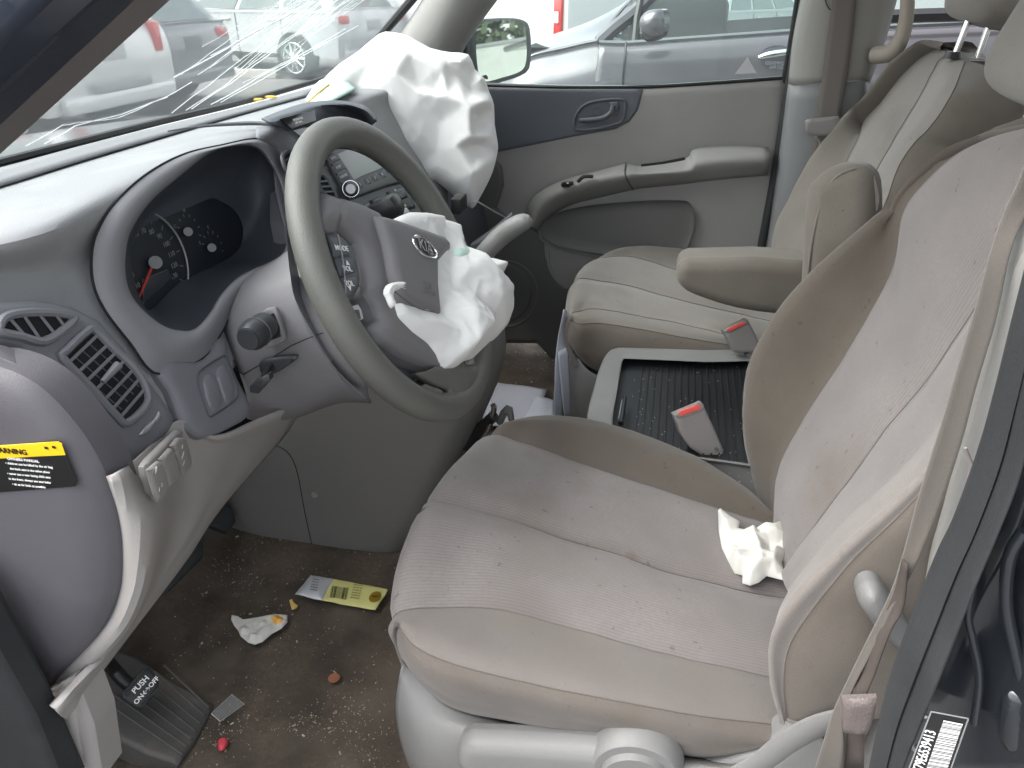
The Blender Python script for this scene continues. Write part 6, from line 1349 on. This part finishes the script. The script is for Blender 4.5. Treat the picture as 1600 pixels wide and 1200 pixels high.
# front wing and bonnet
X0=P(978,100,Y=NY).x
wing=[[P(936,66,Y=NY+.12),P(902,44,Y=NY+.5),P(946,24,Y=NY+.9)]]
mb=MB()
b0=[P(978,66,Y=NY+.10),P(936,66,Y=NY+.12),P(880,78,Y=NY+.12),P(825,92,Y=NY+.12),P(780,125,Y=NY+.16),P(752,160,Y=NY+.3)]
b1=[V((q.x,NY-.0,q.z-.12)) for q in b0]; b2=[V((q.x,NY-.03,q.z-.26)) for q in b0]; b3=[V((q.x,NY-.0,q.z-.42)) for q in b0]; b4=[V((q.x,NY+.03,GZ+.25)) for q in b0]
mb.loft([b0,b1,b2,b3,b4],GRY,sub=(5,5)); o=mb.build('front_wing',nc); solid(o,.01); mb=MB()
up=[P(994,-6,Y=NY+.95),P(946,24,Y=NY+.75),P(902,44,Y=NY+.75),P(825,71,Y=NY+.75),P(790,95,Y=NY+.75),P(770,130,Y=NY+.75)]
md=[P(950,50,Y=NY+.35),P(925,55,Y=NY+.35),P(880,66,Y=NY+.35),P(825,82,Y=NY+.35),P(785,112,Y=NY+.35),P(760,145,Y=NY+.5)]
far_=[q+V((0,.7,-.02)) for q in up]
mb.loft([b0,md,up,far_],GRY,sub=(5,5)); o=mb.build('bonnet',nc); solid(o,.01)
mb=MB(); mb.tube([P(978,66,Y=NY-.0),P(976,95,Y=NY-.045),P(973,137,Y=NY-.045),P(972,220,Y=NY-.03)],.006,BLACK,n=6,sub=3); mb.build('door_gap',nc)
mb=MB(); mb.tube([P(944,25,Y=NY+.70),P(952,34,Y=NY+.60),P(936,66,Y=NY+.11)],.008,BLACK,n=6,sub=3); mb.build('bonnet_gap',nc)
# pillar and window frame
mb=MB(); mb.tube([P(936,66,Y=NY+.11),P(960,44,Y=NY+.14),P(990,20,Y=NY+.18),P(1030,-20,Y=NY+.24)],.035,GRY,n=8,sub=3); mb.tube([P(991,70,Y=NY+.09),P(995,30,Y=NY+.14),P(1003,-10,Y=NY+.2)],.02,BLACK,n=8); mb.tube([P(1252,48,Y=NY+.10),P(1262,-10,Y=NY+.2)],.05,BLACK,n=8)
mb.tube([P(*p,Y=NY+.07) for p in belt],.014,mat('belt_strip',(.10,.11,.12),.4),n=6,sub=3); mb.build('window_frame',nc)
CGL=glassmat('neighbour_glass',(.66,.80,.78),.06)
mb=MB(); mb.loft([[P(938,66,Y=NY+.12),P(1100,60,Y=NY+.12),P(1260,49,Y=NY+.12),P(1500,36,Y=NY+.12),P(1900,22,Y=NY+.12)],[P(1010,-25,Y=NY+.24),P(1120,-40,Y=NY+.24),P(1280,-50,Y=NY+.24),P(1520,-60,Y=NY+.24),P(1900,-70,Y=NY+.24)]],CGL,sub=(3,3)); mb.build('side_window',nc)
mb=MB(); mb.loft([[V((q.x,NY+1.65,q.z)) for q in rows[0]],[V((q.x,NY+1.7,GZ+.3)) for q in rows[0]]],GRY,sub=(2,2)); mb.box((3.0,4.2,1.18+.02),(4.2,1.4,.05),GRY,bev=.02); mb.build('far_side',nc)
# mirror
mb=MB(); pl=Pl(P(1020,35,Y=NY-.18),(-.4,-1,0)); mb.plate([(1000,40),(1003,25),(1014,16),(1032,14),(1037,20),(1038,40),(1034,56),(1018,60),(1004,52)],pl,GRY,h=.05,w=.06,thick=.06,res=.02,sm=2); mb.plate([(1000,47),(1018,48),(1036,44),(1035,56),(1016,66),(1004,60)],pl,BLACK,off=-.005,h=.03,w=.04,thick=.05,res=.02,sm=2); mb.build('side_mirror',nc)
mb=MB(); pl=NP; mb.plate([(1188,88),(1196,76),(1212,71),(1228,73),(1238,84),(1234,98),(1214,104),(1196,99)],pl,mat('handle_cup',(.10,.10,.12),.3),off=.024,h=-.006,w=.03,thick=.002,res=.02,sm=2); mb.tube([P(1186,90,Y=NY-.05),P(1200,86,Y=NY-.06),P(1225,82,Y=NY-.06),P(1246,80,Y=NY-.05)],[.010,.016,.016,.012],CHROME,n=10,sub=3); mb.build('door_handle',nc)
# seats and steering wheel inside the neighbour
mb=MB(); mb.tube([P(1088+14*math.cos(a),28+30*math.sin(a)*.9,Y=NY+.5) for a in [k*math.pi/10 for k in range(20)]],.012,BLACK,n=6,closed=True); mb.box(P(1060,30,Y=NY+.6),(.5,.5,.25),BLACK,bev=.05); mb.build('steering_wheel',nc)
mb=MB(); mb.box((1.35,NY+.55,.62),(.5,.5,.35),CG,bev=.05); mb.box((.9,NY+.8,.5),(2.8,1.2,.4),DARK); mb.build('cabin_trim',nc)
# lower trim line seen through the rear window (dark moulding)
mb=MB(); mb.tube([P(*p,Y=NY-.06) for p in [(1330,28),(1450,24),(1600,20),(1800,16)]],.03,BLACK,n=6); mb.build('side_moulding',nc)
mb=MB(); mb.tube([(.2,NY+.0,GZ+.34),(.2,NY+.2,GZ+.34)],.34,TYR,n=24); mb.tube([(3.1,NY+.0,GZ+.34),(3.1,NY+.2,GZ+.34)],.34,TYR,n=24); mb.build('wheel',nc)
# concrete wheel stops
CON=mat('concrete',(.42,.40,.37),.9,bump=.4,bscale=60,var=.15)
ws=None
for i,(px,py,nm) in enumerate([(335,118,'behind the dark hatchback'),(395,122,'under the doors of the white sport utility car'),(495,121,'by the rear wheel of the white sport utility car')]):
    q=gp(px,py); M_=Matrix.Rotation(rad(8),3,'Z')
    mb=MB(); sec=[(-.10,0),(-.06,.14),(.06,.14),(.10,0)]
    mb.prism([q+V((-.5,a,b)) for a,b in sec],(0,0,0),(.95,.05,0),CON,bev=.015); mb.build('wheel_stop',label='concrete wheel stop '+nm,cat='wheel stop',group='concrete wheel stops in the car park')
# fence and trees: seen in the wing mirror and beyond the car park
FPO=mat('fence_post_grey',(.16,.17,.17),.5)
FEN=mat('fence_white',(.30,.32,.29),.6,var=.06); 
def fence(label,x0,y0,x1,y1,n,H=2.5):
    t=thing('panel_fence',label,'fence',((x0+x1)/2,(y0+y1)/2,GZ)); A=V((x0,y0,GZ)); B=V((x1,y1,GZ)); d=(B-A)/n; ux=d.normalized(); M=Matrix((ux,V((0,0,1)).cross(ux),V((0,0,1)))).transposed()
    mb=MB()
    for k in range(n): mb.box(A+d*(k+.5)+V((0,0,H/2)),(d.length-.08,.04,H),FEN,M)
    mb.build('fence_panel',t)
    mb=MB()
    for k in range(n+1): mb.box(A+d*k+V((0,0,H/2)),(.09,.10,H+.05),FPO,M)
    mb.build('fence_post',t)
    mb=MB()
    for z in (.15,.5*H,H): mb.box((A+B)/2+V((0,0,z)),((B-A).length,.09,.07),FPO,M)
    mb.build('fence_rail',t)
mw=mc; 
fence('white panel fence reflected in the wing mirror',17,1.5,14,18,7,H=2.55)
LEAFM=[mat('leaf_dark',(.045,.07,.03),.8,var=.3),mat('leaf_mid',(.07,.10,.045),.8,var=.3)]
BARK=mat('bark',(.10,.08,.06),.9,bump=.5,bscale=60)
def tree(label,x,y,h,r,seed,group):
    t=thing('tree',label,'tree',(x,y,GZ),group); rr=random.Random(seed)
    mb=MB(); mb.tube([(x,y,GZ),(x+.1,y,GZ+h*.35),(x,y+.1,GZ+h*.6)],[.22,.15,.08],BARK,n=8)
    for k in range(6):
        a=rr.uniform(0,6.28); mb.tube([(x,y,GZ+h*.35),(x+math.cos(a)*r*.7,y+math.sin(a)*r*.7,GZ+h*rr.uniform(.5,.85))],[.08,.03],BARK,n=5)
    mb.build('trunk',t)
    mb=MB(); cl=[(rr.gauss(0,r*.42),rr.gauss(0,r*.42),h*rr.uniform(.35,.95)) for _ in range(26)]
    for c in cl:
        for k in range(150):
            p=V((x+c[0]+rr.gauss(0,r*.16),y+c[1]+rr.gauss(0,r*.16),GZ+c[2]+rr.gauss(0,h*.05))); s=rr.uniform(.09,.2)
            a=V((rr.uniform(-1,1),rr.uniform(-1,1),rr.uniform(-1,1))).normalized(); b=a.orthogonal().normalized(); c_=a.cross(b)
            mb.add([p-b*s,p+c_*s*.6,p+b*s,p-c_*s*.6],[(0,1,2,3)],LEAFM[k%2],smooth=False)
    mb.build('crown',t)
for i,(x,y,h,r,l) in enumerate([(19.5,3,5.5,2.6,'bushy green tree behind the left end of the white panel fence'),(19,7,5.0,2.6,'bushy green tree behind the second panel of the white fence'),(18.5,11,5.8,2.8,'tall green tree behind the middle of the white panel fence'),(18,15.5,5.2,2.8,'bushy green tree behind the right end of the white panel fence'),
     (-12,34,6,3.2,'green tree far behind the white sport utility car'),(-3,36,5.5,3.2,'green tree far beyond the white estate car'),(6,34,5.5,3.2,'green tree far behind the grey neighbour car')]):
    tree(l,x,y,h,r,i,'trees around the car park')
for o in bpy.data.objects:
    if '_o' in o.keys(): del o['_o']
